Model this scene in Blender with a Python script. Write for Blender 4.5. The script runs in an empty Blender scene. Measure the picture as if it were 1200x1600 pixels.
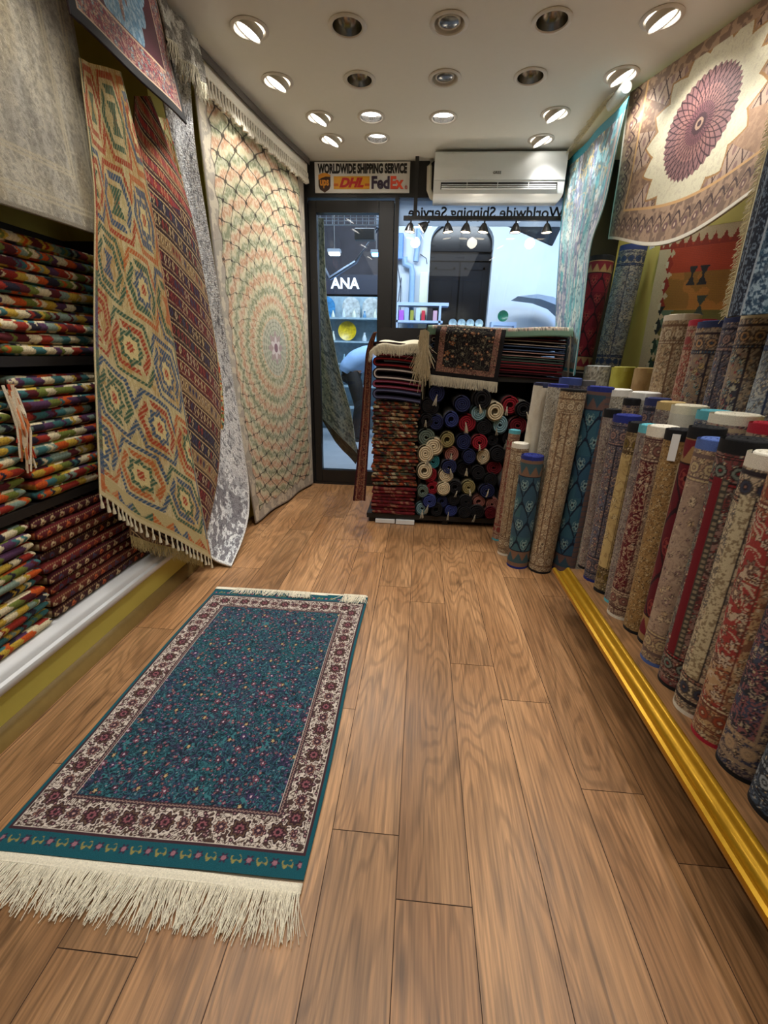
import bpy, math, random
import numpy as np
from mathutils import Vector, Matrix

S = bpy.context.scene
COL = S.collection
PI = math.pi

# ------------------------------------------------------------------ camera
H0 = 1.15                                  # eye height, metres
F = 694.0                                  # focal length in pixels of a 1200x1600 frame
def _n(v):
    v = np.array(v, float); return v / np.linalg.norm(v)
_Y = _n([60, -245, F]); _D = _n([-48, 1957, F]); _Z = -_D; _Z = _n(_Z - _Z.dot(_Y) * _Y)
_X = _n(np.cross(_Y, _Z)); _X = _X if _X[0] > 0 else -_X
RM = np.stack([_X, _Y, _Z])                # camera axes (right, down, forward) -> world
cam_d = bpy.data.cameras.new('camera'); cam = bpy.data.objects.new('camera', cam_d); COL.objects.link(cam)
cam_d.sensor_fit = 'VERTICAL'; cam_d.sensor_height = 36; cam_d.lens = F / 1600 * 36
cam_d.clip_start = 0.05
r, u, b = RM[:, 0], -RM[:, 1], -RM[:, 2]
cam.matrix_world = Matrix(((r[0], u[0], b[0], 0), (r[1], u[1], b[1], 0), (r[2], u[2], b[2], H0), (0, 0, 0, 1)))
S.camera = cam

def on(px, py, x=None, y=None, z=None):
    """the point of the plane x=, y= or z= that the sight line through (px, py) meets"""
    d = RM @ np.array([px - 600.0, py - 800.0, F])
    t = x / d[0] if x is not None else y / d[1] if y is not None else (z - H0) / d[2]
    return np.array([0, 0, H0]) + d * t

# ------------------------------------------------------------------ light
S.view_settings.view_transform = 'Standard'; S.view_settings.look = 'None'
S.view_settings.exposure = 0.30; S.view_settings.gamma = 1.0
S.view_settings.use_curve_mapping = False
W = bpy.data.worlds.new('world'); S.world = W; W.use_nodes = True
W.node_tree.nodes['Background'].inputs[0].default_value = (0.6, 0.75, 1.0, 1)
W.node_tree.nodes['Background'].inputs[1].default_value = 0.30
LAMP_W = 19.0         # watts of one ceiling spot
def lamp_light(kind, name, loc, aim=None, energy=10, color=(1, 1, 1), **kw):
    d = bpy.data.lights.new(name, kind); d.energy = energy; d.color = color
    for k, v in kw.items(): setattr(d, k, v)
    o = bpy.data.objects.new(name, d); COL.objects.link(o); o.location = loc
    if aim is not None:
        o.rotation_euler = (Vector(aim) - Vector(loc)).to_track_quat('-Z', 'Y').to_euler()
    return o
# soft fill added under the ceiling above the camera, no fitting behind it
lamp_light('AREA', 'fill_light', (-0.1, 0.2, 2.46), (-0.1, 0.3, 0), 5, (1, .97, .93), shape='RECTANGLE', size=1.6, size_y=1.6)
# street lighting of the bazaar outside
lamp_light('AREA', 'street_light', (0.6, 5.6, 3.3), (0.6, 6.6, 0.9), 95, (.84, .91, 1.0), shape='RECTANGLE', size=3.6, size_y=0.5)
lamp_light('AREA', 'street_light', (-1.2, 5.3, 3.3), (-1.3, 7, 1.2), 55, (.6, .78, 1.0), shape='RECTANGLE', size=1.2, size_y=0.5)
lamp_light('AREA', 'street_light', (2.3, 5.6, 2.4), (2.0, 7, 1.4), 22, (.25, .5, 1.0), shape='RECTANGLE', size=0.5, size_y=0.5)

lamp_light('AREA', 'band_fill_light', (0.2, 4.9, 3.2), (0.2, 4.0, 1.9), 22, (.86, .92, 1.0), shape='RECTANGLE', size=2.4, size_y=0.4)  # added lamp without a fitting, brightens the frosted band from outside

# ------------------------------------------------------------------ small helpers
def lin(c):
    c = np.array(c, float) / 255.0
    return np.where(c <= .04045, c / 12.92, ((c + .055) / 1.055) ** 2.4)
def rgba(c): return tuple(lin(c)) + (1.0,)

def nodes(name):
    m = bpy.data.materials.new(name); m.use_nodes = True
    nt = m.node_tree; return m, nt, nt.nodes['Principled BSDF']
_M = {}
def plain(name, c, rough=.6, metal=0.0, emit=None, strength=0, spec=.5, vary=0.06, vscale=30, bump=0.0):
    if name in _M: return _M[name]
    m, nt, p = nodes(name)
    p.inputs['Roughness'].default_value = rough; p.inputs['Metallic'].default_value = metal
    p.inputs['Specular IOR Level'].default_value = spec
    tc = nt.nodes.new('ShaderNodeTexCoord'); nz = nt.nodes.new('ShaderNodeTexNoise')
    nz.inputs['Scale'].default_value = vscale; nz.inputs['Detail'].default_value = 4
    nt.links.new(tc.outputs['Object'], nz.inputs['Vector'])
    mx = nt.nodes.new('ShaderNodeMix'); mx.data_type = 'RGBA'
    a = lin(c); mx.inputs['A'].default_value = tuple(a * (1 - vary * 2)) + (1,); mx.inputs['B'].default_value = tuple(np.minimum(a * (1 + vary * 2), 1)) + (1,)
    nt.links.new(nz.outputs['Fac'], mx.inputs['Factor']); nt.links.new(mx.outputs['Result'], p.inputs['Base Color'])
    if bump:
        bp = nt.nodes.new('ShaderNodeBump'); bp.inputs['Strength'].default_value = bump; bp.inputs['Distance'].default_value = .003
        nt.links.new(nz.outputs['Fac'], bp.inputs['Height']); nt.links.new(bp.outputs['Normal'], p.inputs['Normal'])
    if emit is not None:
        p.inputs['Emission Color'].default_value = rgba(emit); p.inputs['Emission Strength'].default_value = strength
    _M[name] = m; return m

def textile(name, scale=900, strength=.5, dist=.002, rough=.9, vary=.25, sheen=.03):
    """woven or knotted cloth: dyed yarn colours come from the 'Col' attribute, the yarn relief from noise"""
    if name in _M: return _M[name]
    m, nt, p = nodes(name)
    p.inputs['Roughness'].default_value = rough; p.inputs['Specular IOR Level'].default_value = .25
    p.inputs['Sheen Weight'].default_value = sheen; p.inputs['Sheen Roughness'].default_value = .5
    at = nt.nodes.new('ShaderNodeAttribute'); at.attribute_name = 'Col'
    tc = nt.nodes.new('ShaderNodeTexCoord'); nz = nt.nodes.new('ShaderNodeTexNoise')
    nz.inputs['Scale'].default_value = scale; nz.inputs['Detail'].default_value = 2
    nt.links.new(tc.outputs['Object'], nz.inputs['Vector'])
    mr = nt.nodes.new('ShaderNodeMapRange'); mr.inputs['From Min'].default_value = .3; mr.inputs['From Max'].default_value = .7
    mr.inputs['To Min'].default_value = 1 - vary; mr.inputs['To Max'].default_value = 1 + vary
    nt.links.new(nz.outputs['Fac'], mr.inputs['Value'])
    mx = nt.nodes.new('ShaderNodeMix'); mx.data_type = 'RGBA'; mx.blend_type = 'MULTIPLY'; mx.inputs['Factor'].default_value = 1
    nt.links.new(at.outputs['Color'], mx.inputs['A']); nt.links.new(mr.outputs['Result'], mx.inputs['B'])
    nt.links.new(mx.outputs['Result'], p.inputs['Base Color'])
    bp = nt.nodes.new('ShaderNodeBump'); bp.inputs['Strength'].default_value = strength; bp.inputs['Distance'].default_value = dist
    nt.links.new(nz.outputs['Fac'], bp.inputs['Height']); nt.links.new(bp.outputs['Normal'], p.inputs['Normal'])
    _M[name] = m; return m

PILE = textile('pile_carpet', 700, .5)
FLAT = textile('flat_weave', 450, .6, .0025)
SILK = textile('silk_carpet', 500, .25, .001, .6, .18, .04)
SHAG = textile('shag_carpet', 160, 1.0, .008, .95, .35)
FRINGE = textile('cotton_fringe', 300, .4, .001, .9, .15)

def link(o, parent=None):
    COL.objects.link(o)
    if parent is not None: o.parent = parent
    return o
def tag(o, label=None, cat=None, group=None, kind=None):
    if label: o['label'] = label
    if cat: o['category'] = cat
    if group: o['group'] = group
    if kind: o['kind'] = kind
    return o
def empty(name, loc, label=None, cat=None, group=None, rz=0, kind=None):
    o = bpy.data.objects.new(name, None); COL.objects.link(o); o.location = [float(a) for a in loc]; o.rotation_euler = (0, 0, rz)
    o.empty_display_size = .05
    return tag(o, label, cat, group, kind)

def mesh_np(name, V, Fc, mat, parent=None, col=None, smooth=True, base=None):
    """V (n,3), Fc list/array of quads or tris (n,k); col (n,3) linear. World coords, moved to the parent's frame"""
    V = np.asarray(V, float)
    off = None
    if parent is not None: off = np.array(parent['_o'] if '_o' in parent else parent.location)
    if parent is None:
        if base is None: base = np.array([V[:, 0].mean(), V[:, 1].mean(), V[:, 2].min()])
        off = np.array(base, float)
    V = V - off
    me = bpy.data.meshes.new(name)
    if isinstance(Fc, np.ndarray):
        n, k = Fc.shape
        me.vertices.add(len(V)); me.vertices.foreach_set('co', V.astype(np.float32).ravel())
        me.loops.add(n * k); me.loops.foreach_set('vertex_index', Fc.astype(np.int32).ravel())
        me.polygons.add(n); me.polygons.foreach_set('loop_start', (np.arange(n) * k).astype(np.int32))
        me.polygons.foreach_set('loop_total', np.full(n, k, np.int32))
        me.update(calc_edges=True)
    else:
        me.from_pydata([tuple(v) for v in V], [], [tuple(int(i) for i in f) for f in Fc])
    me.validate()
    me.polygons.foreach_set('use_smooth', np.full(len(me.polygons), smooth))
    if col is not None:
        a = me.color_attributes.new('Col', 'FLOAT_COLOR', 'POINT')
        c = np.ones((len(V), 4), np.float32); c[:, :3] = col; a.data.foreach_set('color', c.ravel())
    me.materials.append(mat)
    o = bpy.data.objects.new(name, me); link(o, parent)
    if parent is None: o.location = [float(x) for x in off]
    o['_o'] = [float(x) for x in off]
    return o
class MB:
    """collects boxes, prisms, tubes and lathes in world coordinates"""
    def __init__(s): s.v = []; s.f = []; s.c = []
    def add(s, V, Fc, col=None):
        n = len(s.v); s.v += [tuple(map(float, p)) for p in V]; s.f += [tuple(i + n for i in f) for f in Fc]
        s.c += [tuple(lin(col)) if col is not None else (1, 1, 1)] * len(V); return s
    def box(s, x0, x1, y0, y1, z0, z1, col=None, bev=0.0):
        if bev <= 0:
            V = [(x, y, z) for x in (x0, x1) for y in (y0, y1) for z in (z0, z1)]
            return s.add(V, [(0, 1, 3, 2), (4, 6, 7, 5), (0, 4, 5, 1), (2, 3, 7, 6), (0, 2, 6, 4), (1, 5, 7, 3)], col)
        b = bev; c = [(x, y, z) for x in (0, 1) for y in (0, 1) for z in (0, 1)]
        V = []
        lo = (x0, y0, z0); hi = (x1, y1, z1)
        for cc in c:
            for ax in range(3):
                p = []
                for k in range(3):
                    e = lo[k] if cc[k] == 0 else hi[k]
                    p.append(e if k == ax else e + (b if cc[k] == 0 else -b))
                V.append(tuple(p))
        def I(x, y, z, ax): return (x * 4 + y * 2 + z) * 3 + ax
        Fc = []
        for ax in range(3):
            o1, o2 = [k for k in range(3) if k != ax]
            for sd in (0, 1):
                q = []
                for a_, b_ in ((0, 0), (1, 0), (1, 1), (0, 1)):
                    t = [0, 0, 0]; t[ax] = sd; t[o1] = a_; t[o2] = b_; q.append(I(*t, ax))
                Fc.append(tuple(q))
        for ax in range(3):
            o1, o2 = [k for k in range(3) if k != ax]
            for a_ in (0, 1):
                for b_ in (0, 1):
                    t0 = [0, 0, 0]; t0[o1] = a_; t0[o2] = b_; t1 = list(t0); t1[ax] = 1
                    Fc.append((I(*t0, o1), I(*t1, o1), I(*t1, o2), I(*t0, o2)))
        for cc in c: Fc.append((I(*cc, 0), I(*cc, 1), I(*cc, 2)))
        return s.add(V, Fc, col)
    def tube(s, pts, rad, n=10, col=None, caps=True):
        pts = [Vector(p) for p in pts]; rr = rad if hasattr(rad, '__len__') else [rad] * len(pts)
        V = []; ref = Vector((0, 0, 1))
        for i, p in enumerate(pts):
            t = (pts[min(i + 1, len(pts) - 1)] - pts[max(i - 1, 0)]).normalized()
            rf = ref if abs(t.dot(ref)) < .95 else Vector((1, 0, 0))
            a = t.cross(rf).normalized(); b_ = t.cross(a)
            for k in range(n):
                th = 2 * PI * k / n; V.append(p + (a * math.cos(th) + b_ * math.sin(th)) * rr[i])
        Fc = []
        for i in range(len(pts) - 1):
            for k in range(n): Fc.append((i * n + k, i * n + (k + 1) % n, (i + 1) * n + (k + 1) % n, (i + 1) * n + k))
        if caps: Fc += [tuple(range(n)), tuple((len(pts) - 1) * n + k for k in range(n))]
        return s.add(V, Fc, col)
    def lathe(s, c, prof, n=32, axis=(0, 0, 1), col=None, close=False):
        ax = Vector(axis).normalized(); a = ax.cross(Vector((0, 1, 0)) if abs(ax.y) < .9 else Vector((1, 0, 0))).normalized(); b_ = ax.cross(a)
        V = []; c = Vector([float(q) for q in c])
        for r_, h in prof:
            for k in range(n):
                th = 2 * PI * k / n; V.append(c + ax * h + (a * math.cos(th) + b_ * math.sin(th)) * r_)
        Fc = []; m = len(prof)
        for i in range(m - 1 + (1 if close else 0)):
            j = (i + 1) % m
            for k in range(n): Fc.append((i * n + k, i * n + (k + 1) % n, j * n + (k + 1) % n, j * n + k))
        if not close:
            if prof[0][0] > 1e-6 and False: pass
            Fc += [tuple(range(n)), tuple((m - 1) * n + k for k in range(n))]
        return s.add(V, Fc, col)
    def prism(s, poly, a0, a1, axis='y', col=None):
        """poly: 2D points in the plane across axis, swept from a0 to a1"""
        n = len(poly)
        def P(p, a):
            return {'x': (a, p[0], p[1]), 'y': (p[0], a, p[1]), 'z': (p[0], p[1], a)}[axis]
        V = [P(p, a0) for p in poly] + [P(p, a1) for p in poly]
        Fc = [(k, (k + 1) % n, n + (k + 1) % n, n + k) for k in range(n)] + [tuple(range(n)), tuple(range(n, 2 * n))]
        return s.add(V, Fc, col)
    def obj(s, name, mat, parent=None, smooth=False, col=False, base=None):
        V = np.array(s.v)
        o = mesh_np(name, V, s.f, mat, parent, np.array(s.c) if col else None, smooth, base)
        if smooth:
            me = o.data
            try: me.set_sharp_from_angle(angle=math.radians(38))
            except Exception: pass
        return o
def grid(name, P, C, mat, parent=None, thick=0.0, wrap=False, back=None, base=None, face=None):
    """P (nu,nv,3) surface, C (nu,nv,3) linear colour; thick > 0 gives it a back and rims (real thickness along normals)"""
    nu, nv = P.shape[:2]
    idx = np.arange(nu * nv).reshape(nu, nv)
    A = idx if not wrap else np.vstack([idx, idx[:1]])
    q = np.stack([A[:-1, :-1], A[1:, :-1], A[1:, 1:], A[:-1, 1:]], -1).reshape(-1, 4)
    V = P.reshape(-1, 3); Cc = C.reshape(-1, 3)
    if thick:
        du = np.gradient(P, axis=0); dv = np.gradient(P, axis=1); N = np.cross(du, dv)
        N /= np.maximum(np.linalg.norm(N, axis=2, keepdims=True), 1e-9)
        if face is not None and (N * _n(face)).sum(2).mean() < 0: N = -N
        B = P - N * thick
        V = np.vstack([V, B.reshape(-1, 3)])
        bc = Cc * .55 + .08 if back is None else np.tile(lin(back), (len(Cc), 1))
        Cc = np.vstack([Cc, bc]); m = nu * nv
        q2 = q[:, ::-1] + m
        rims = []
        for e in (idx[0], idx[-1], idx[:, 0], idx[:, -1]):
            rims.append(np.stack([e[:-1], e[1:], e[1:] + m, e[:-1] + m], -1))
        q = np.vstack([q, q2] + rims)
    return mesh_np(name, V, q, mat, parent, Cc, True, base)

def fringe(name, roots, d, length, parent, col=(232, 222, 196), n=200, rad=.0011, spread=.2, sag=0.0, seed=1, up=(0, 0, 1), nrm=(0, 0, 1), var=.12):
    """cotton strands hanging/lying from a polyline of roots along direction d"""
    rg = np.random.default_rng(seed); roots = np.array(roots, float)
    t = np.linspace(0, len(roots) - 1.0001, n); i = t.astype(int); f = (t - i)[:, None]
    R = roots[i] * (1 - f) + roots[i + 1] * f
    along = _n(roots[-1] - roots[0]); d = _n(d); nr = _n(nrm)
    cl = np.sin(t * 9 + seed) * .5 + rg.normal(0, .6, n)
    L = length * (1 + var * rg.normal(0, 1, n))
    segs = 5; V = []; Fc = []; ring = []
    s = np.linspace(0, 1, segs)
    for k in range(segs):
        c = R + d * (L * s[k])[:, None] + along * (spread * length * cl * s[k] ** 1.5)[:, None] + nr * (np.abs(rg.normal(0, 1, n)) * rad * 1.6 * (1 if k else 0))[:, None] + np.array([0, 0, -sag]) * s[k] ** 2
        ring.append(c)
    for k in range(segs):
        w = rad * (1 - .35 * s[k])
        for j in range(3):
            th = 2 * PI * j / 3
            V.append(ring[k] + (along * math.cos(th) + nr * math.sin(th)) * w)
    V = np.stack(V, 1)            # n, segs*3, 3
    base = (np.arange(n) * segs * 3)[:, None]
    fs = []
    for k in range(segs - 1):
        for j in range(3):
            a = k * 3 + j; b_ = k * 3 + (j + 1) % 3
            fs.append(np.hstack([base + a, base + b_, base + b_ + 3, base + a + 3]))
    q = np.vstack(fs)
    cc = np.repeat(lin(col)[None, :] * (1 + .10 * rg.normal(0, 1, (n, 1))), segs * 3, 0)
    return mesh_np(name, V.reshape(-1, 3), q, FRINGE, parent, np.clip(cc, 0, 1), True)

def tassels(name, roots, length, parent, n=20, rad=.008, col=(232, 222, 196), d=(0, 0, -1)):
    roots = np.array(roots, float); mb = MB(); t = np.linspace(0.02, len(roots) - 1.02, n); d = Vector(d).normalized()
    rg = random.Random(n)
    for q in t:
        i = int(q); f = q - i; p = Vector(roots[i] * (1 - f) + roots[min(i + 1, len(roots) - 1)] * f)
        L = length * rg.uniform(.85, 1.1)
        pts = [p + d * L * a for a in (0, .15, .3, .45, .8, 1.0)]
        mb.tube(pts, [rad * .35, rad * .5, rad * .55, rad * .4, rad * .9, rad * .95], 7, col)
    return mb.obj(name, FRINGE, parent, True, True)

# ------------------------------------------------------------------ woven patterns (numpy, metres)
def h2(i, j, s=0):
    x = np.sin(np.asarray(i, float) * 127.1 + np.asarray(j, float) * 311.7 + s * 74.7) * 43758.5453
    return x - np.floor(x)
def vn(x, y, s=0):
    i = np.floor(x); j = np.floor(y); f = x - i; g = y - j; f = f * f * (3 - 2 * f); g = g * g * (3 - 2 * g)
    return (h2(i, j, s) * (1 - f) + h2(i + 1, j, s) * f) * (1 - g) + (h2(i, j + 1, s) * (1 - f) + h2(i + 1, j + 1, s) * f) * g
def fbm(x, y, s=0, o=3):
    t = 0; a = .5; n = 0
    for k in range(o): t = t + a * vn(x * 2 ** k, y * 2 ** k, s + k * 7); n += a; a *= .5
    return t / n
def cells(x, y, s=0, jit=.7):
    """nearest jittered cell centre: distance, angle, id hash"""
    bi = np.floor(x); bj = np.floor(y); best = np.full(np.broadcast(x, y).shape, 9.0); bx = best * 0; by = best * 0; bh = best * 0
    for di in (-1, 0, 1):
        for dj in (-1, 0, 1):
            i = bi + di; j = bj + dj
            cx = i + .5 + (h2(i, j, s) - .5) * jit; cy = j + .5 + (h2(i, j, s + 3) - .5) * jit
            d = np.hypot(x - cx, y - cy); m = d < best
            best = np.where(m, d, best); bx = np.where(m, x - cx, bx); by = np.where(m, y - cy, by); bh = np.where(m, h2(i, j, s + 5), bh)
    return best, np.arctan2(by, bx), bh
def mx(c, mask, col):
    col = np.asarray(col, float)
    if col.ndim == 1: col = lin(col)
    m = np.clip(mask, 0, 1)[..., None]
    return c * (1 - m) + col * m
def base(x, c): return np.broadcast_to(lin(c), np.shape(x) + (3,)).copy()
def sm(a, e=.1): return np.clip(a / e + .5, 0, 1)
def pick(h, pal):
    P = np.array([lin(c) for c in pal]); return P[np.minimum((h * len(pal)).astype(int), len(pal) - 1)]
def tri(x): return np.abs((x % 1.0) - .5) * 2

def flowers(c, x, y, size, seed, pal, outline=(30, 22, 28), dens=.75, k=6, jit=.7, rmax=.40, heart=(220, 200, 160)):
    d, a, h = cells(x / size, y / size, seed, jit)
    R = rmax * (.75 + .25 * np.cos(k * a + h * 6)) * (.6 + .5 * ((h * 13) % 1))
    on_ = (((h * 7.3) % 1) < dens)
    c = mx(c, ((d < R * 1.22) & on_) * 1.0, outline)
    c = mx(c, ((d < R) & on_) * 1.0, pick((h * 3.7) % 1, pal))
    c = mx(c, ((d < R * .55) & on_) * 1.0, outline)
    c = mx(c, ((d < R * .36) & on_) * 1.0, heart)
    return c
def vines(c, x, y, scale, seed, col, w=.06, warp=1.2):
    u_ = x / scale; v_ = y / scale
    wx = fbm(u_ * .6, v_ * .6, seed, 2) * warp * 2; wy = fbm(u_ * .6 + 9, v_ * .6 + 4, seed + 1, 2) * warp * 2
    n = vn(u_ + wx, v_ + wy, seed + 2)
    return mx(c, (np.abs((n * 3) % 1 - .5) < w * 3) * 1.0, col)
def persian(x, y, seed, b, b2, vine, pal, s_=.03, outline=(35, 25, 30), dens=.8, heart=(220, 200, 160)):
    s = s_ * .72; c = base(x, b); c = mx(c, sm(fbm(x / (s * 3), y / (s * 3), seed) - .52, .12), b2)
    c = vines(c, x, y, s * .75, seed + 1, vine, .055)
    c = flowers(c, x, y, s * 1.25, seed + 4, pal, outline, dens, 6, heart=heart)
    c = flowers(c, x + s, y + s * .4, s * .6, seed + 9, pal[::-1], outline, dens * .5, 4, heart=heart)
    return c * .76 + (lin(b) * .6 + lin(b2) * .4) * .24
def lattice(th, r, N, k, w):
    a = (N * th / (2 * PI) + k * r) % 1; b_ = (N * th / (2 * PI) - k * r) % 1
    da = np.minimum(a, 1 - a); db = np.minimum(b_, 1 - b_)
    return (np.minimum(da, db) < w) * 1.0, np.floor(N * th / (2 * PI) + k * r), np.floor(N * th / (2 * PI) - k * r)
# ================================================================== THE ROOM
CEIL = 2.49
BACK = 3.93
# ---- floor: real boards with fine joints, butt joints where the photo shows them
def floor_material():
    m, nt, p = nodes('oak_laminate'); N = nt.nodes.new; L = nt.links.new
    at = N('ShaderNodeAttribute'); at.attribute_name = 'board'
    geo = N('ShaderNodeNewGeometry'); add = N('ShaderNodeVectorMath'); add.operation = 'ADD'
    sc = N('ShaderNodeVectorMath'); sc.operation = 'SCALE'; sc.inputs['Scale'].default_value = 37.0
    L(at.outputs['Vector'], sc.inputs[0]); L(geo.outputs['Position'], add.inputs[0]); L(sc.outputs[0], add.inputs[1])
    mp = N('ShaderNodeMapping'); mp.inputs['Scale'].default_value = (5.6, .95, 1); L(add.outputs[0], mp.inputs[0])
    n1 = N('ShaderNodeTexNoise'); n1.inputs['Scale'].default_value = 1.0; n1.inputs['Detail'].default_value = 2.5; n1.inputs['Roughness'].default_value = .45; n1.inputs['Distortion'].default_value = .35
    L(mp.outputs[0], n1.inputs['Vector'])
    mu = N('ShaderNodeMath'); mu.operation = 'MULTIPLY'; mu.inputs[1].default_value = 105.0; L(n1.outputs['Fac'], mu.inputs[0])
    sn = N('ShaderNodeMath'); sn.operation = 'SINE'; L(mu.outputs[0], sn.inputs[0])
    mp2 = N('ShaderNodeMapping'); mp2.inputs['Scale'].default_value = (170, 6, 1); L(add.outputs[0], mp2.inputs[0])
    n2 = N('ShaderNodeTexNoise'); n2.inputs['Scale'].default_value = 1.0; n2.inputs['Detail'].default_value = 3; L(mp2.outputs[0], n2.inputs['Vector'])
    mp3 = N('ShaderNodeMapping'); mp3.inputs['Scale'].default_value = (5, 1.2, 1); L(add.outputs[0], mp3.inputs[0])
    n3 = N('ShaderNodeTexNoise'); n3.inputs['Scale'].default_value = 1.0; n3.inputs['Detail'].default_value = 3; L(mp3.outputs[0], n3.inputs['Vector'])
    # knots
    mp4 = N('ShaderNodeMapping'); mp4.inputs['Scale'].default_value = (6, 1.9, 1); L(add.outputs[0], mp4.inputs[0])
    vo = N('ShaderNodeTexVoronoi'); vo.inputs['Scale'].default_value = 1.0; L(mp4.outputs[0], vo.inputs['Vector'])
    kn = N('ShaderNodeMapRange'); kn.inputs['From Min'].default_value = .03; kn.inputs['From Max'].default_value = .13; kn.inputs['To Min'].default_value = .0; kn.inputs['To Max'].default_value = 1; L(vo.outputs['Distance'], kn.inputs['Value'])
    cr = N('ShaderNodeValToRGB'); cr.color_ramp.elements[0].position = .30; cr.color_ramp.elements[1].position = .72
    cr.color_ramp.elements[0].color = rgba((144, 103, 66)); cr.color_ramp.elements[1].color = rgba((184, 140, 97)); L(n3.outputs['Fac'], cr.inputs['Fac'])
    def mult(src, fac, lo, hi, f0=0., f1=1.):
        mr = N('ShaderNodeMapRange'); mr.inputs['From Min'].default_value = f0; mr.inputs['From Max'].default_value = f1
        mr.inputs['To Min'].default_value = lo; mr.inputs['To Max'].default_value = hi; L(fac, mr.inputs['Value'])
        mm = N('ShaderNodeMix'); mm.data_type = 'RGBA'; mm.blend_type = 'MULTIPLY'; mm.inputs['Factor'].default_value = 1
        L(src, mm.inputs['A']); L(mr.outputs['Result'], mm.inputs['B']); return mm.outputs['Result']
    c = mult(cr.outputs['Color'], sn.outputs[0], .76, 1.04, -1.0, .0)
    c = mult(c, n2.outputs['Fac'], .66, 1.25, .3, .7)
    c = mult(c, kn.outputs['Result'], .45, 1.0)
    sp = N('ShaderNodeSeparateXYZ'); L(at.outputs['Vector'], sp.inputs[0])
    c = mult(c, sp.outputs['X'], .80, 1.12)
    L(c, p.inputs['Base Color']); p.inputs['Roughness'].default_value = .34; p.inputs['Specular IOR Level'].default_value = .45
    bp = N('ShaderNodeBump'); bp.inputs['Strength'].default_value = .25; bp.inputs['Distance'].default_value = .001; L(n2.outputs['Fac'], bp.inputs['Height']); L(bp.outputs['Normal'], p.inputs['Normal'])
    rr = N('ShaderNodeMapRange'); rr.inputs['To Min'].default_value = .28; rr.inputs['To Max'].default_value = .46; L(n2.outputs['Fac'], rr.inputs['Value']); L(rr.outputs['Result'], p.inputs['Roughness'])
    return m
OAK = floor_material()
PW = 0.170; LEN = 1.28
def boards(name, x0, x1, y0, y1, z, known, seed, pw=PW, xo=0.0, parent=None):
    V = []; Fc = []; B = []; rg = random.Random(seed); g = .0010
    i0 = math.floor((x0 - xo) / pw); i1 = math.ceil((x1 - xo) / pw)
    for i in range(i0, i1):
        a = max(x0, xo + i * pw) + g; b = min(x1, xo + (i + 1) * pw) - g
        if b - a < .005: continue
        j = known.get(i, rg.uniform(0, LEN)); j = j - math.ceil((j - y0) / LEN) * LEN
        while j < y1:
            c = max(j, y0) + g; d = min(j + LEN, y1) - g
            if d - c > .005:
                n = len(V); V += [(a, c, z), (b, c, z), (b, d, z), (a, d, z)]; Fc.append((n, n + 1, n + 2, n + 3)); h = (rg.random(), rg.random(), rg.random()); B += [h] * 4
            j += LEN
    n = len(V); V += [(x0, y0, z - .0015), (x1, y0, z - .0015), (x1, y1, z - .0015), (x0, y1, z - .0015)]; Fc.append((n, n + 1, n + 2, n + 3)); B += [(0, 0, 0)] * 4
    n = len(V); V += [(x0, y0, z - .02), (x1, y0, z - .02), (x1, y1, z - .02), (x0, y1, z - .02)]; Fc += [(n + 3, n + 2, n + 1, n), (n - 4, n, n + 1, n - 3), (n - 3, n + 1, n + 2, n - 2), (n - 2, n + 2, n + 3, n - 1), (n - 1, n + 3, n, n - 4)]; B += [(0, 0, 0)] * 4
    o = mesh_np(name, np.array(V), Fc, OAK, parent, None, False)
    me = o.data; me.materials.append(plain('joint_dark', (66, 44, 30), .8))
    for p_ in me.polygons:
        if p_.index >= len(Fc) - 6: p_.material_index = 1
    at = me.attributes.new('board', 'FLOAT_VECTOR', 'POINT'); at.data.foreach_set('vector', np.array(B, np.float32).ravel())
    return o
fl = boards('floor', -1.75, 1.45, -1.5, BACK, 0.0, {0: .65, -1: .79 , 1: 1.48 - LEN, 2: 1.30, 3: .97, 4: .79, -4: .5, -6: .9, -5: 1.5, -3: .1, -2: 1.2}, 4); tag(fl, kind='structure')

# ---- ceiling with round cut-outs for the recessed lamps
WHITE = plain('ceiling_paint', (222, 221, 214), .9, vary=.01)
r12 = [-.83, -.395, .045, .475, .92]
LAMPS = []     # x, y, kind
for yy in (2.50, 2.90):
    for k, xx in enumerate(r12): LAMPS.append((xx, yy, ['gim', 'off', 'goff', 'off', 'gim'][k]))
LAMPS += [(1.24, 2.90, 'lit'), (1.24, 2.10, 'lit'), (1.24, 3.28, 'lit')]  # added lamps, unseen behind the brown rug, put in to light the recess
LAMPS += [(-.69, 3.28, 'gim'), (-.375, 3.28, 'lit'), (.055, 3.30, 'lit'), (.70, 3.27, 'gim'), (-.67, 3.57, 'gim'), (-.365, 3.56, 'lit'), (.70, 3.60, 'gim')]
for yy in (2.10, 1.35, .6):
    for k, xx in enumerate(r12):
        LAMPS.append((xx, yy, ['gim', 'off', 'lit' if yy != 2.10 else 'goff', 'off', 'gim'][k]))
RL = .066
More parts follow.
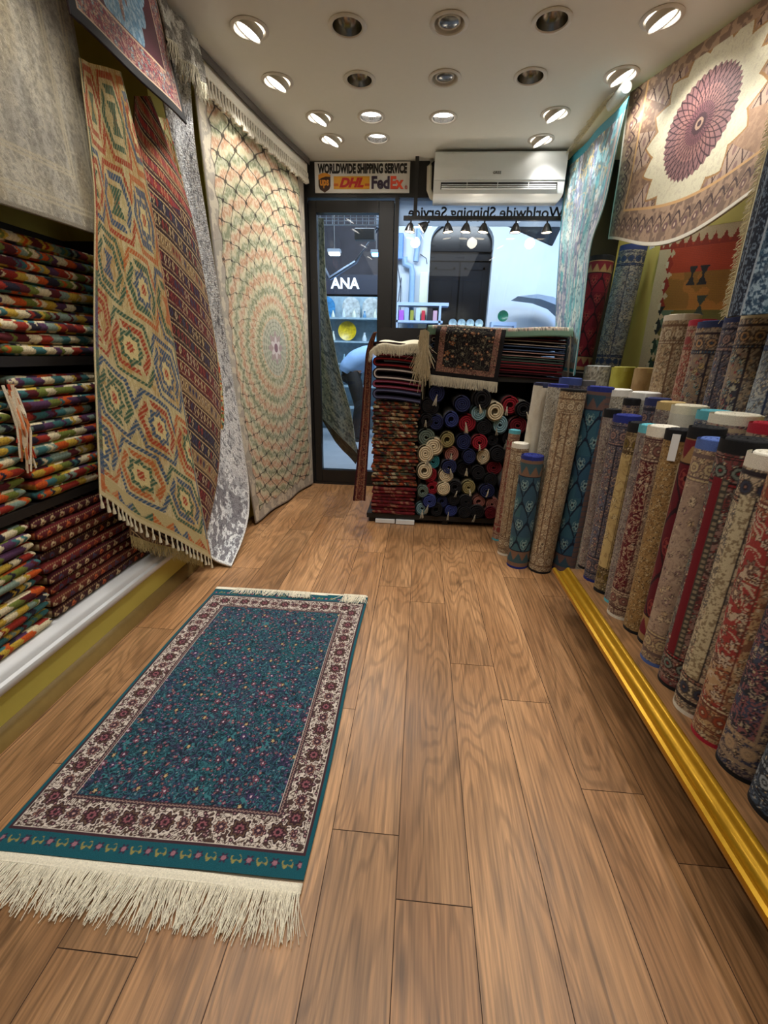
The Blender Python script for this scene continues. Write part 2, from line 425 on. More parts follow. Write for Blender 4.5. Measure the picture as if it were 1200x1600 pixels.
def ceiling():
    V = []; Fc = []; hs = .11
    rows = {}
    for x, y, k in LAMPS:
        key = min(rows, key=lambda q: abs(q - y)) if rows and min(abs(q - y) for q in rows) < .05 else y
        rows.setdefault(key, []).append((x, y))
    X0, X1, Y = -1.75, 1.45, -1.5
    def quad(x0, x1, y0, y1):
        n = len(V); V.extend([(x0, y0, CEIL), (x0, y1, CEIL), (x1, y1, CEIL), (x1, y0, CEIL)]); Fc.append((n, n + 1, n + 2, n + 3))
    for ry in sorted(rows):
        a, b = ry - hs - .02, ry + hs + .02
        quad(X0, X1, Y, a); x = X0
        for lx, ly in sorted(rows[ry]):
            quad(x, lx - hs, a, b); n = len(V); M = 32
            for k in range(M):
                th = 2 * PI * (k + .5) / M; c, s = math.cos(th), math.sin(th)
                V.append((lx + RL * c, ly + RL * s, CEIL))
            for k in range(M):
                th = 2 * PI * (k + .5) / M; c, s = math.cos(th), math.sin(th); q = max(abs(c), abs(s)); cx, cy = c / q, s / q
                V.append((lx + hs * cx, (a + b) / 2 + (b - a) / 2 * cy, CEIL))
            for k in range(M): Fc.append((n + k, n + (k + 1) % M, n + M + (k + 1) % M, n + M + k))
            c4 = len(V); V.extend([(lx - hs, a, CEIL), (lx + hs, a, CEIL), (lx + hs, b, CEIL), (lx - hs, b, CEIL)])
            for ci, (ka, kb) in enumerate(((19, 20), (27, 28), (3, 4), (11, 12))): Fc.append((c4 + ci, n + M + ka, n + M + kb))
            x = lx + hs
        quad(x, X1, a, b); Y = b
    quad(X0, X1, Y, BACK)
    n = len(V); z = CEIL + .12
    V.extend([(X0, -1.5, z), (X1, -1.5, z), (X1, BACK, z), (X0, BACK, z), (X0, -1.5, CEIL), (X1, -1.5, CEIL), (X1, BACK, CEIL), (X0, BACK, CEIL)])
    Fc.extend([(n, n + 1, n + 2, n + 3), (n, n + 1, n + 5, n + 4), (n + 1, n + 2, n + 6, n + 5), (n + 2, n + 3, n + 7, n + 6), (n + 3, n, n + 4, n + 7)])
    return mesh_np('ceiling', np.array(V), Fc, WHITE, None, None, False)
tag(ceiling(), kind='structure')

# ---- walls
YEL = plain('yellow_wall_paint', (206, 194, 104), .75, vary=.02)
def struct(name, mb, mat, smooth=False, parent=None):
    o = mb.obj(name, mat, parent, smooth)
    if parent is None: tag(o, kind='structure')
    return o
struct('wall_left', MB().prism([(-1.75, -1.5), (-1.75, 2.36), (-1.28, 2.40), (-1.05, 3.93), (-1.05, 4.03), (-1.85, 4.03), (-1.85, -1.5)], 0, CEIL, 'z'), YEL)
struct('wall_right', MB().box(1.42, 1.52, -1.5, 4.03, 0, CEIL), YEL)
struct('wall_behind', MB().box(-1.85, 1.52, -1.6, -1.5, 0, CEIL), YEL)
# black shopfront: header, posts, kick panel
BLK = plain('black_aluminium', (26, 25, 25), .38, .0, vary=.05)
m = MB().box(-1.05, 1.42, BACK, 4.03, 2.262, CEIL).box(-1.05, -.935, BACK, 4.03, 0, 2.262).box(-.262, -.232, BACK, 4.03, 0, 2.262)
m.box(-.232, 1.42, BACK, 4.03, 0, 1.15).box(1.12, 1.42, BACK, 4.03, 1.15, 2.262).box(-.94, -.26, BACK, 4.03, 0, .02)
struct('wall_back', m, BLK)
def glass(name):
    m, nt, p = nodes(name); nt.nodes.remove(p)
    tr = nt.nodes.new('ShaderNodeBsdfTransparent'); tr.inputs[0].default_value = (.93, .96, .97, 1)
    gl = nt.nodes.new('ShaderNodeBsdfGlossy'); gl.inputs['Roughness'].default_value = .01
    fr = nt.nodes.new('ShaderNodeFresnel'); fr.inputs['IOR'].default_value = 1.45
    mi = nt.nodes.new('ShaderNodeMixShader'); out = nt.nodes['Material Output']
    nt.links.new(fr.outputs[0], mi.inputs[0]); nt.links.new(tr.outputs[0], mi.inputs[1]); nt.links.new(gl.outputs[0], mi.inputs[2]); nt.links.new(mi.outputs[0], out.inputs[0])
    return m
GLASS = glass('pane_glass')
d1 = empty('door_1', (-.6, 3.96, .02), kind='structure')
m = MB().box(-.932, -.868, BACK + .005, 4.0, .022, 2.245, bev=.004).box(-.385, -.266, BACK + .005, 4.0, .022, 2.245, bev=.004)
m.box(-.868, -.385, BACK + .005, 4.0, 2.165, 2.245).box(-.868, -.385, BACK + .005, 4.0, .022, .135)
for q in (.35, .8, 1.25, 1.7): m.box(-.905, -.897, BACK + .001, BACK + .006, q, q + .008)
m.obj('door_frame', BLK, d1)
MB().box(-.868, -.385, 3.962, 3.968, .135, 2.165).obj('glass_pane', GLASS, d1)
STEEL = plain('brushed_steel', (150, 150, 150), .35, 1.0)
h_ = MB().tube([(-.325, 3.93, .95), (-.325, 3.895, .95), (-.325, 3.895, 1.25), (-.325, 3.93, 1.25)], .009); h_.obj('door_handle', BLK, d1, True)
w1 = empty('window_1', (.44, 3.96, 1.15), kind='structure')
MB().box(-.232, 1.12, 3.955, 3.961, 1.15, 2.262).obj('glass_pane', GLASS, w1)
FROST, nt_, p_ = nodes('frosted_film')
p_.inputs['Base Color'].default_value = rgba((206, 214, 224)); p_.inputs['Roughness'].default_value = .7
_t = nt_.nodes.new('ShaderNodeBsdfTranslucent'); _t.inputs[0].default_value = rgba((225, 232, 240)); _mi = nt_.nodes.new('ShaderNodeMixShader'); _mi.inputs[0].default_value = .75
nt_.links.new(p_.outputs[0], _mi.inputs[1]); nt_.links.new(_t.outputs[0], _mi.inputs[2]); nt_.links.new(_mi.outputs[0], nt_.nodes['Material Output'].inputs[0])
MB().box(-.232, 1.12, 3.963, 3.967, 2.085, 2.25).obj('frosted_band', FROST, w1)

def text(name, s, size, loc, mat, parent, width=None, rz=0.0, bold=0.0, shear=0.0, depth=.0015, mirror=False, tall=1.0, align='CENTER', facing='front'):
    cu = bpy.data.curves.new(name, 'FONT'); cu.body = s; cu.size = size; cu.extrude = depth; cu.offset = bold; cu.shear = shear
    cu.align_x = align; cu.align_y = 'CENTER'; cu.resolution_u = 3
    t = bpy.data.objects.new(name, cu); COL.objects.link(t); bpy.context.view_layer.update()
    me = bpy.data.meshes.new_from_object(t.evaluated_get(bpy.context.evaluated_depsgraph_get()))
    bpy.data.objects.remove(t); co = np.empty(len(me.vertices) * 3); me.vertices.foreach_get('co', co); co = co.reshape(-1, 3)
    w = co[:, 0].max() - co[:, 0].min(); k = (width / w) if width else 1
    cx = (co[:, 0].max() + co[:, 0].min()) / 2; cy = (co[:, 1].max() + co[:, 1].min()) / 2
    X = (co[:, 0] - cx) * k * (-1 if mirror else 1); Z = (co[:, 1] - cy) * tall; Yy = -co[:, 2]
    V = np.stack([X + loc[0], Yy + loc[1], Z + loc[2]], 1)
    off = np.array(parent['_o'] if '_o' in parent else parent.location)
    me.vertices.foreach_set('co', (V - off).astype(np.float32).ravel()); me.update(); me.materials.clear(); me.materials.append(mat)
    me.name = name; o = bpy.data.objects.new(name, me); link(o, parent); return o
INK = plain('dark_ink', (28, 28, 32), .6)
text('lettering', 'Worldwide Shipping Service', .10, (.42, 3.9625, 2.165), INK, w1, 1.16, mirror=True, bold=.002)

# ---- left plinth with moulding, wooden bead at the floor
pl = MB().box(-1.75, -1.222, -1.5, 2.40, 0, .236); struct('trim_1', pl, plain('plinth_paint', (204, 192, 92), .55, vary=.03, vscale=6))
prof = [(-1.222, .160), (-1.205, .160), (-1.200, .172), (-1.190, .176), (-1.184, .190), (-1.186, .200), (-1.196, .206), (-1.198, .222), (-1.203, .230), (-1.222, .240), (-1.26, .240), (-1.26, .236), (-1.222, .236)]
struct('trim_2', MB().prism(prof, -1.5, 2.38, 'y'), plain('white_moulding', (222, 224, 226), .4, vary=.01), True)
struct('baseboard_left', MB().prism([(-1.222, 0), (-1.196, 0), (-1.198, .014), (-1.206, .036), (-1.214, .052), (-1.222, .056)], -1.5, 2.38, 'y'), plain('bead_wood', (142, 118, 66), .5, vary=.08), True)

# ---- right platform: board top, gilt moulding, recessed base
pf = boards('trim_3', .758, 1.42, -1.4, 1.99, .200, {}, 9, .19, .758); tag(pf, kind='structure')
struct('trim_4', MB().box(1.02, 1.42, -1.4, 1.94, 0, .18), plain('dark_base', (40, 30, 22), .7))
GOLD = plain('gilt_moulding', (186, 142, 34), .30, .7, vary=.08, vscale=60)
gp = [(.712, .152), (.700, .156), (.688, .166), (.679, .178), (.674, .190), (.676, .200), (.684, .204), (.692, .200), (.698, .192), (.712, .186), (.726, .188), (.734, .196), (.738, .204), (.743, .207), (.750, .208), (.755, .205), (.757, .199), (.757, .152)]
struct('trim_5', MB().prism(gp, -1.4, 1.985, 'y'), GOLD, True)

# ================================================================== CEILING LAMPS
TRIM = plain('lamp_trim', (205, 200, 190), .45, vary=.01)
MIR = plain('lamp_reflector', (150, 148, 145), .22, 1.0, vary=.15, vscale=120)
ON = plain('lamp_glow', (255, 250, 240), .5, emit=(255, 248, 238), strength=9.0)
LENS = plain('lamp_lens_off', (120, 118, 112), .2, .6, vary=.2, vscale=90)
def make_lamp(kind, side=0):
    """built at the origin, ceiling plane at z = 0"""
    o = bpy.data.objects.new('recessed_downlight', None); COL.objects.link(o); o.empty_display_size = .05
    o['_o'] = [0, 0, 0]
    MB().lathe((0, 0, 0), [(.064, .004), (.082, .001), (.084, -.003), (.080, -.006), (.068, -.007), (.064, -.003)], 32, close=True).obj('trim_ring', TRIM, o, True)
    cup = MB().lathe((0, 0, 0), [(.0635, -.003), (.060, .02), (.048, .045), (.030, .055), (.030, .057), (.0655, .058), (.0655, .004)], 32, close=True)
    cup.obj('reflector_cup', MIR if kind in ('off', 'lit') else TRIM, o, True)
    if kind == 'off':
        MB().lathe((0, 0, 0), [(.001, .046), (.012, .042), (.026, .048), (.031, .0555)], 24).obj('bulb', LENS, o, True)
    elif kind == 'lit':
        MB().lathe((0, 0, 0), [(.001, .018), (.04, .019), (.0595, .023), (.0595, .026), (.001, .026)], 32).obj('lamp_disc', ON, o, True)
    else:
        tilt = .48 * side if kind == 'gim' else 0.0
        ax = (math.sin(tilt), 0, -math.cos(tilt)); c = (0, 0, -.004 if kind == 'gim' else .012)
        rr = .050 if kind == 'gim' else .040
        MB().lathe(c, [(rr + .006, -.02), (rr + .008, .010), (rr + .005, .013), (rr, .010), (rr, -.02)], 32, ax, close=True).obj('gimbal_ring', TRIM, o, True); gr_ = [c for c in o.children if c.name.startswith('gimbal')][0]
        MB().lathe(c, [(.001, .015), (rr * .8, .0145), (rr, .011), (rr, .004), (.001, .004)], 32, ax).obj('lamp_disc', ON if kind == 'gim' else LENS, gr_, True)
    return o
def copy_tree(o, parent=None):
    c = o.copy(); COL.objects.link(c); c.parent = parent
    for ch in o.children: copy_tree(ch, c)
    return c
protos = {}
rown = {2.5: 'nearest visible row', 2.9: 'second row', 3.28: 'third row', 3.27: 'third row', 3.3: 'third row', 3.57: 'last row', 3.56: 'last row', 3.6: 'last row'}
coln = {-.83: 'at the far left', -.395: 'second from the left', .045: 'in the middle', .475: 'second from the right', .92: 'at the far right', 1.24: 'hidden behind the brown rug', -.69: 'at the left end', -.375: 'second from the left', .055: 'third from the left', .70: 'at the right end', -.67: 'at the left end', -.365: 'in the middle'}
for x, y, k in LAMPS:
    side = -1 if x < 0 else 1; key = (k, side if k == 'gim' else 0)
    if key not in protos: protos[key] = o = make_lamp(k, side)
    else: o = copy_tree(protos[key])
    o.location = (x, y, CEIL)
    kd = {'gim': 'lit tilting ceiling spotlight', 'off': 'unlit mirrored ceiling downlight', 'lit': 'lit round recessed ceiling downlight', 'goff': 'small unlit ceiling spotlight'}[k]
    if x > 1.2: lab = 'added unseen downlight lighting the recess behind the brown silk rug, %s one' % {2.10: 'nearest', 2.90: 'middle', 3.28: 'farthest'}[y]
    elif y in rown: lab = '%s, %s of the %s from the camera' % (kd, coln[x].replace('in the middle', 'middle').replace('at the ', ''), rown[y].replace('nearest visible row', 'first row'))
    else: lab = '%s, %s, in the row %s' % (kd, coln[x].replace('in the middle', 'middle').replace('at the ', ''), {2.10: 'just above the picture', 1.35: 'above the teal rug', .6: 'over the near floor'}[y])
    tag(o, lab, 'ceiling light', 'recessed ceiling lights')
    if k == 'gim':
        aim = (x + side * .42, y + .05, .9) if y > 2.3 else (x - side * .12, y, 0)
        lamp_light('SPOT', 'spot_beam', (x + side * .02, y, CEIL - .035), aim, LAMP_W * (.62 if y > 2.3 else 1.15), (1, .96, .90), spot_size=1.75, spot_blend=.7, shadow_soft_size=.045)
    elif k == 'lit':
        lamp_light('SPOT', 'spot_beam', (x, y, CEIL - .02), (x, y, 0), LAMP_W * (.9 if y < 2 else .5 if x > 1.2 else 1.1), (1, .96, .90), spot_size=2.1, spot_blend=.8, shadow_soft_size=.05)

# ================================================================== SHOPFRONT THINGS
PAPER = plain('sign_board', (226, 226, 224), .35, vary=.01)
sg = empty('shipping_sign', (-.51, 3.915, 2.29), 'white board reading WORLDWIDE SHIPPING SERVICE with three courier logos above the door', 'sign')
MB().box(-.868, -.157, 3.917, 3.929, 2.288, 2.482).obj('board', PAPER, sg)
text('headline', 'WORLDWIDE SHIPPING SERVICE', .07, (-.512, 3.915, 2.440), INK, sg, .665, bold=.0035, tall=1.12)
BRN = plain('shield_brown', (62, 34, 20), .5); AMB = plain('shield_amber', (225, 150, 45), .5)
sh = [(-.045, .048), (-.02, .058), (0, .060), (.02, .058), (.045, .048), (.045, -.02), (.035, -.042), (0, -.062), (-.035, -.042), (-.045, -.02)]
s1 = MB().prism([(x - .795, z + 2.352) for x, z in sh], 3.9135, 3.917, 'y').obj('shield_logo', BRN, sg)
MB().prism([(x * 1.0 - .795, z + 2.352) for x, z in [(-.045, .048), (-.02, .058), (0, .060), (.02, .058), (.045, .048), (.045, .036), (.01, .038), (-.02, .030), (-.045, .016)]], 3.911, 3.9136, 'y').obj('shield_band', AMB, s1)
text('shield_letters', 'ups', .072, (-.795, 3.912, 2.343), AMB, s1, .068, bold=.002)
YEB = plain('courier_yellow', (232, 168, 40), .5); RED = plain('courier_red', (200, 30, 30), .5); ORG = plain('courier_orange', (232, 78, 40), .5); NAV = plain('courier_navy', (48, 30, 60), .5)
MB().box(-.725, -.455, 3.914, 3.917, 2.312, 2.392).obj('yellow_panel', YEB, sg); yp = [c for c in sg.children if c.name.startswith('yellow_panel')][0]
text('panel_letters', 'DHL', .078, (-.59, 3.913, 2.352), RED, yp, .185, bold=.004, shear=.35)
m = MB()
for z in (2.330, 2.336, 2.342): m.box(-.725, -.690, 3.9125, 3.914, z, z + .003).box(-.490, -.455, 3.9125, 3.914, z, z + .003)
m.obj('red_stripes', RED, yp)
text('dark_letters', 'Fed', .105, (-.373, 3.914, 2.352), NAV, sg, .135, bold=.004)
text('red_letters', 'Ex', .105, (-.250, 3.914, 2.352), ORG, sg, .098, bold=.004)
text('registered_mark', '®', .03, (-.182, 3.914, 2.322), RED, sg)

ac = empty('air_conditioner', (.47, 3.82, 2.20), 'white wall-mounted split air conditioner above the shop window', 'air conditioner')
ACW = plain('ac_plastic', (230, 234, 234), .35, vary=.01); DK = plain('vent_dark', (22, 22, 24), .6)
# profile in (y, z)
ap = [(3.928, 2.475), (3.735, 2.475), (3.722, 2.462), (3.716, 2.40), (3.716, 2.30), (3.717, 2.245), (3.724, 2.226), (3.745, 2.216), (3.80, 2.210), (3.928, 2.210)]
MB().prism(ap, .02, .915, 'x').obj('body', ACW, ac, True)
MB().prism([(3.7165, 2.468), (3.708, 2.458), (3.706, 2.40), (3.709, 2.305), (3.7185, 2.302)], .022, .913, 'x').obj('front_panel', ACW, ac, True); fp_ = [c for c in ac.children if c.name.startswith('front_panel')][0]
MB().box(.07, .865, 3.7125, 3.72, 2.250, 2.290).obj('air_outlet', DK, ac)
m = MB()
m.box(.075, .86, 3.706, 3.7125, 2.262, 2.267).box(.075, .86, 3.708, 3.7125, 2.274, 2.277).box(.075, .86, 3.704, 3.7125, 2.248, 2.256)
for q in (.25, .46, .67): m.box(q, q + .004, 3.707, 3.7125, 2.25, 2.29)
m.obj('louvre', ACW, ac)
text('brand_mark', 'GREE', .022, (.45, 3.7055, 2.345), plain('grey_ink', (120, 124, 126), .5), fp_, .055)
m = MB().tube([(.0, 3.90, 2.488), (-.015, 3.89, 2.44), (-.012, 3.89, 2.30), (.01, 3.885, 2.255), (.05, 3.89, 2.235)], .019, 10)
m.obj('pipe_sleeve', plain('pipe_wrap', (208, 204, 190), .7, bump=.3), ac, True)
MB().tube([(.905, 3.90, 2.44), (.94, 3.90, 2.40), (.952, 3.90, 2.32), (.935, 3.90, 2.25), (.90, 3.90, 2.225)], .004, 6).obj('cable', ACW, ac, True)

tk = empty('track_rail', (.4, 3.86, 2.1), 'black ceiling-hung track rail carrying seven small spotlights inside the window', 'track rail')
MB().box(-.19, 1.0, 3.845, 3.875, 2.098, 2.124).obj('rail', BLK, tk)
MB().box(-.118, -.092, 3.848, 3.872, 2.124, CEIL).obj('drop_rod', BLK, tk)
tp = None
tn = ['first from the left', 'second from the left, turned sideways', 'third from the left', 'middle one', 'fifth from the left', 'second from the right', 'last at the right end']
CHROME = plain('track_head_metal', (70, 70, 72), .3, .9)
for i, xx in enumerate([-.135, -.01, .14, .28, .41, .64, .865]):
    if tp is None:
        tp = o = bpy.data.objects.new('track_spotlight', None); COL.objects.link(o); o['_o'] = [0, 0, 0]; o.empty_display_size = .05
        MB().lathe((0, 0, 0), [(.012, .0), (.016, -.004), (.026, -.020), (.037, -.046), (.040, -.060), (.037, -.060), (.034, -.047), (.020, -.022), (.010, -.012)], 24, close=True).obj('lamp_shade', CHROME, o, True)
        MB().lathe((0, 0, 0), [(.001, -.040), (.02, -.041), (.0355, -.054), (.0355, -.057), (.001, -.050)], 24).obj('lamp_face', plain('track_glow', (255, 236, 200), .5, emit=(255, 232, 196), strength=5.0), o, True)
        MB().tube([(0, 0, -.003), (0, 0, .018)], .006, 8).obj('stem', BLK, o)
    else: o = copy_tree(tp)
    o.location = (xx, 3.86, 2.081); o.rotation_euler = (0, .9 if i == 1 else [.12, 0, -.1, .08, .1, 0, -.05][i], 0)
    if i == 1: o.location = (xx, 3.86, 2.080)
    tag(o, 'small black track spotlight glowing warm, ' + tn[i] + ' on the window rail', 'spotlight', 'track spotlights on the window rail')
for xx in (-.1, .35, .8): lamp_light('POINT', 'track_beam', (xx, 3.83, 2.0), None, 1.2, (1, .86, .68), shadow_soft_size=.04)
# ================================================================== TEAL RUG ON THE FLOOR
def rug_teal(x, y, Wd, Hd):
    dx = np.minimum(x, Wd - x) - .009; dy = np.minimum(y, Hd - y) - .052
    d = np.minimum(dx, dy); side = dx < dy
    c = base(x, (20, 82, 94))
    # small motifs in the teal end bands
    p = x - Wd / 2; m_ = (p / .062); k = np.round(m_); fx = (m_ - k) * .062; fy = np.minimum(y, Hd - y) - .030
    rr = np.hypot(fx, fy); an = np.arctan2(fy, fx); ends = (dy < -.004) & (dx > .004)
    c = mx(c, (ends & (rr < .013 * (.75 + .25 * np.cos(6 * an)))) * 1., (52, 44, 66)); c = mx(c, (ends & (rr < .006)) * 1., (150, 104, 116))
    g2 = np.abs(fx) - .024; c = mx(c, (ends & (np.hypot(g2, fy + .004 * np.sin(fx * 300)) < .0075) & (np.hypot(g2 - .002, fy - .003) > .0055)) * 1., (140, 132, 76))
    # guard, main border
    bw = .088
    c = mx(c, (d > 0) * 1., (62, 38, 46)); c = mx(c, (d > .007) * 1., (206, 194, 182))
    tt = d - (.010 + bw) / 2
    sx = np.where(side, y - Hd / 2, x - Wd / 2)
    inb = (d > .009) & (d < bw)
    X = np.where(side, tt, sx); Yy = np.where(side, sx, tt)
    b = vines(base(x, (206, 194, 182)), x, y, .014, 3, (70, 52, 50), .058, .9)
    b = vines(b, x, y, .009, 31, (78, 58, 50), .05, .7)
    for pitch, off, R, cols in ((.098, 0, .031, ((48, 28, 34), (96, 74, 60), (52, 30, 36), (140, 84, 92), (44, 26, 32))), (.098, .049, .021, ((58, 36, 40), (150, 110, 96), (60, 40, 50), (60, 40, 50), (190, 150, 140)))):
        k = np.round((sx - off) / pitch); s_ = sx - off - k * pitch; r_ = np.hypot(s_, tt * 1.05); a_ = np.arctan2(tt, s_)
        pet = .86 + .14 * np.cos(8 * a_)
        b = mx(b, (r_ < R * 1.12 * pet) * 1., (222, 208, 198)); 
        for q, cc in zip((1, .82, .66, .40, .2), cols): b = mx(b, (r_ < R * q * pet) * 1., cc)
    dd, aa, hh = cells(x / .021, y / .021, 77, .8)
    b = mx(b, ((dd < .26) & (hh > .35)) * 1., (64, 38, 48)); b = mx(b, ((dd < .10) & (hh > .35)) * 1., (180, 140, 140))
    c = np.where(inb[..., None], b, c)
    zz = (tri(sx / .010) - .5) * .004
    c = mx(c, ((d > bw) & (d < bw + .012)) * 1., (58, 40, 48)); c = mx(c, ((np.abs(d - bw - .006 + zz) < .0016)) * 1., (150, 120, 112))
    fld = d > bw + .013
    f = base(x, (34, 78, 90)); f = mx(f, sm(fbm(x / .05, y / .05, 41) - .50, .10), (44, 62, 88)); f = mx(f, sm(fbm(x / .11 + 3, y / .07, 45) - .56, .08) * .75, (62, 48, 80))
    f = vines(f, x, y, .0085, 43, (16, 34, 46), .085, 1.0); f = vines(f, x, y, .013, 46, (56, 112, 120), .035, 1.2)
    f = flowers(f, x, y, .0155, 47, [(150, 84, 96), (96, 66, 110), (120, 80, 120), (60, 120, 130), (150, 96, 90), (98, 150, 160)], (18, 30, 44), .62, 6, .9, .34, (170, 140, 150))
    f = flowers(f, x + .013, y + .02, .047, 52, [(84, 46, 66), (124, 70, 86), (70, 54, 96)], (16, 24, 38), .55, 7, .5, .26, (206, 176, 190))
    d3, a3, h3 = cells(x / .10, y / .13, 55, .8)
    f = mx(f, (d3 < .075) * 1., (40, 30, 46)); f = mx(f, (d3 < .042 * (1 + .4 * np.cos(5 * a3))) * 1., (186, 160, 116))
    c = np.where(fld[..., None], f, c)
    return c
tr = empty('teal_rug', (-.60, 1.28, 0), 'dark teal prayer-size rug with cream floral border and white fringes lying on the floor', 'rug')
nu, nv = 440, 700
U, Vv = np.meshgrid(np.linspace(0, 1, nu), np.linspace(0, 1, nv), indexing='ij')
Wd, Hd = .775, 1.262
X = -.988 + U * Wd + .004 * np.sin(Vv * 7); Yv = .655 + Vv * Hd + .008 * U * (1 - Vv)
Zv = .0095 + .0012 * np.sin(U * 11 + Vv * 5) + .006 * np.clip((Vv - .975) / .025, 0, 1) ** 2
o = grid('pile', np.stack([X, Yv, Zv], -1), rug_teal(U * Wd, Vv * Hd, Wd, Hd), PILE, tr, .008, back=(190, 180, 160), face=(0, 0, 1))
cr_ = (236, 228, 206)
def strip(name, x0, x1, y0, y1, z, parent, col=cr_, lift=.002):
    u_, v_ = np.meshgrid(np.linspace(0, 1, 60), np.linspace(0, 1, 6), indexing='ij')
    return grid(name, np.stack([x0 + u_ * (x1 - x0), y0 + v_ * (y1 - y0) , z + lift * np.sin(v_ * PI) + .001 * np.sin(u_ * 12)], -1), base(u_, col), FRINGE, parent, .004, face=(0, 0, 1))
strip('end_hem', -.988, -.213, .636, .658, .007, tr)
fringe('fringe', [(-.986, .640, .006), (-.60, .642, .006), (-.215, .640, .006)], (0, -1, 0), .088, tr, cr_, 620, .0013, .22, .001, 3)
strip('end_hem', -.985, -.212, 1.912, 1.934, .014, tr)
fringe('fringe', [(-.88, 1.932, .017), (-.60, 1.932, .017), (-.50, 1.932, .017)], (0.1, -1, 0.0), .055, tr, cr_, 240, .0013, .35, 0, 5)
fringe('fringe', [(-.33, 1.934, .017), (-.22, 1.934, .017)], (-.15, -1, 0.0), .075, tr, cr_, 90, .0014, .4, 0, 6)

# ================================================================== HANGING RUGS
def curve_pts(pts, t):
    pts = np.array(pts, float); s = np.r_[0, np.cumsum(np.linalg.norm(np.diff(pts, axis=0), axis=1))]; s /= s[-1]
    out = np.stack([np.interp(t, s, pts[:, k]) for k in range(3)], -1)
    # light smoothing of the polyline corners
    n = len(t); w = max(1, n // 14)
    for k in range(3):
        pad = np.pad(out[:, k], w, mode='reflect', reflect_type='odd'); ker = np.ones(2 * w + 1) / (2 * w + 1); out[:, k] = np.convolve(pad, ker, 'valid')
    return out
def drape(name, left, right, fn, res, thick, mat, label, cat='hanging rug', group=None, folds=(), normal=(1, 0, 0), size=None, back=None, curve=0.0, bulge=None):
    nu, nv = res; t = np.linspace(0, 1, nv); Lp = curve_pts(left, t); Rp = curve_pts(right, t); u = np.linspace(0, 1, nu)[:, None, None]
    P = Lp[None] * (1 - u) + Rp[None] * u; U, V = np.meshgrid(np.linspace(0, 1, nu), t, indexing='ij'); nr = _n(normal)
    off = curve * np.sin(U * PI)
    for n_, amp, ph, grow in folds: off = off + amp * np.sin(2 * PI * n_ * U + ph + .6 * np.sin(V * 3)) * (1 - grow + grow * V)
    P = P + nr * off[..., None]
    if bulge is not None: P = P + bulge(U, V)
    if size is None: size = (np.linalg.norm(Rp - Lp, axis=1).mean(), np.linalg.norm(np.diff(Lp, axis=0), axis=1).sum())
    C = fn(U * size[0], V * size[1], size[0], size[1])
    root = empty(name, P[:, -1].mean(0), label, cat, group)
    root['_o'] = list(root.location)
    grid('rug_cloth', P, C, mat, root, thick, back=back, face=normal)
    return root, P

# --- beige-grey vintage rug, top left
def p_grey(x, y, Wd, Hd):
    q = fbm(x * 60, y * 9, 2, 3); c = base(x, (182, 174, 154)); c = mx(c, sm(q - .5, .25), (210, 204, 186))
    c = mx(c, sm(fbm(x * 7, y * 2.2, 5) - .52, .15) * .55, (176, 158, 118)); c = mx(c, sm(fbm(x * 9, y * 8, 9) - .55, .2) * .35, (142, 142, 142))
    c = mx(c, sm(fbm(x * 150, y * 150, 12, 2) - .58, .1) * .45, (120, 114, 104)); c = mx(c, (np.abs(fbm(x * 22, y * 20, 8) - .5) < .016) * .6, (216, 208, 184))
    d = np.minimum(np.minimum(x, Wd - x), Hd - y)
    for k in (.05, .065, .15, .16): c = mx(c, (np.abs(d - k) < .0035) * .75, (206, 196, 168))
    c = mx(c, (d < .012) * 1., (150, 142, 126)); return c
xg = -1.15
drape('grey_rug', [(xg, .55, 2.46), (xg, .55, 1.50)], [(xg, 1.74, 2.46), (xg, 1.79, 1.52)], p_grey, (330, 260), .008, textile('vintage_pile', 500, .8, .004, .85),
      'large beige-grey vintage rug with faded pattern hanging over the kilim shelves at the top left', curve=-.015, folds=((1.5, .008, 0, .5),), back=(120, 112, 96))
def bump_fringe(): pass

# --- dark red rug with sky-blue medallion
def p_red(x, y, Wd, Hd):
    d = np.minimum(np.minimum(x, Wd - x), Hd - y); c = base(x, (14, 12, 16))
    c = mx(c, (d > .03) * 1., (196, 168, 140))
    b = persian(x, y, 60, (120, 34, 50), (100, 70, 80), (190, 150, 130), [(150, 190, 196), (170, 50, 60), (200, 160, 130), (60, 120, 130)], .028)
    c = np.where(((d > .036) & (d < .115))[..., None], b, c); c = mx(c, ((d > .115) & (d < .121)) * 1., (196, 168, 140)); c = mx(c, (d > .121) * 1., (72, 22, 36))
    px_ = (x - Wd * .46) / .165; py_ = (y - .05) / .29; r_ = np.hypot(px_, py_); a_ = np.arctan2(px_, py_)
    lob = 1 + .10 * np.abs(np.cos(a_ * 9)) + .08 * np.cos(a_ * 4)
    blue = base(x, (150, 178, 196)); blue = mx(blue, sm(fbm(x * 120, y * 120, 8) - .5, .2), (96, 140, 170)); blue = mx(blue, (np.abs((a_ * 18 / PI) % 1 - .5) < .05) * .8, (60, 80, 100))
    inn = (r_ < lob) & (d > .125); c = np.where(inn[..., None], blue, c)
    core = (np.hypot(px_ * 3.2, py_ * 1.6) < 1 + .2 * np.cos(a_ * 14)) & (d > .12); c = np.where(core[..., None], persian(x, y, 66, (128, 96, 92), (150, 120, 110), (70, 50, 56), [(190, 170, 160), (110, 80, 90)], .016), c)
    return c
xr = -1.07
drape('red_medallion_rug', [(xr - .02, 1.60, 2.47), (xr, 1.62, 2.06)], [(xr - .04, 2.24, 2.47), (xr, 2.30, 2.07)], p_red, (360, 240), .008, SILK,
      'dark red rug with a sky-blue medallion and black edge hung high at the upper left', curve=.01, folds=((1.2, .006, 1, .5),), back=(60, 40, 40))

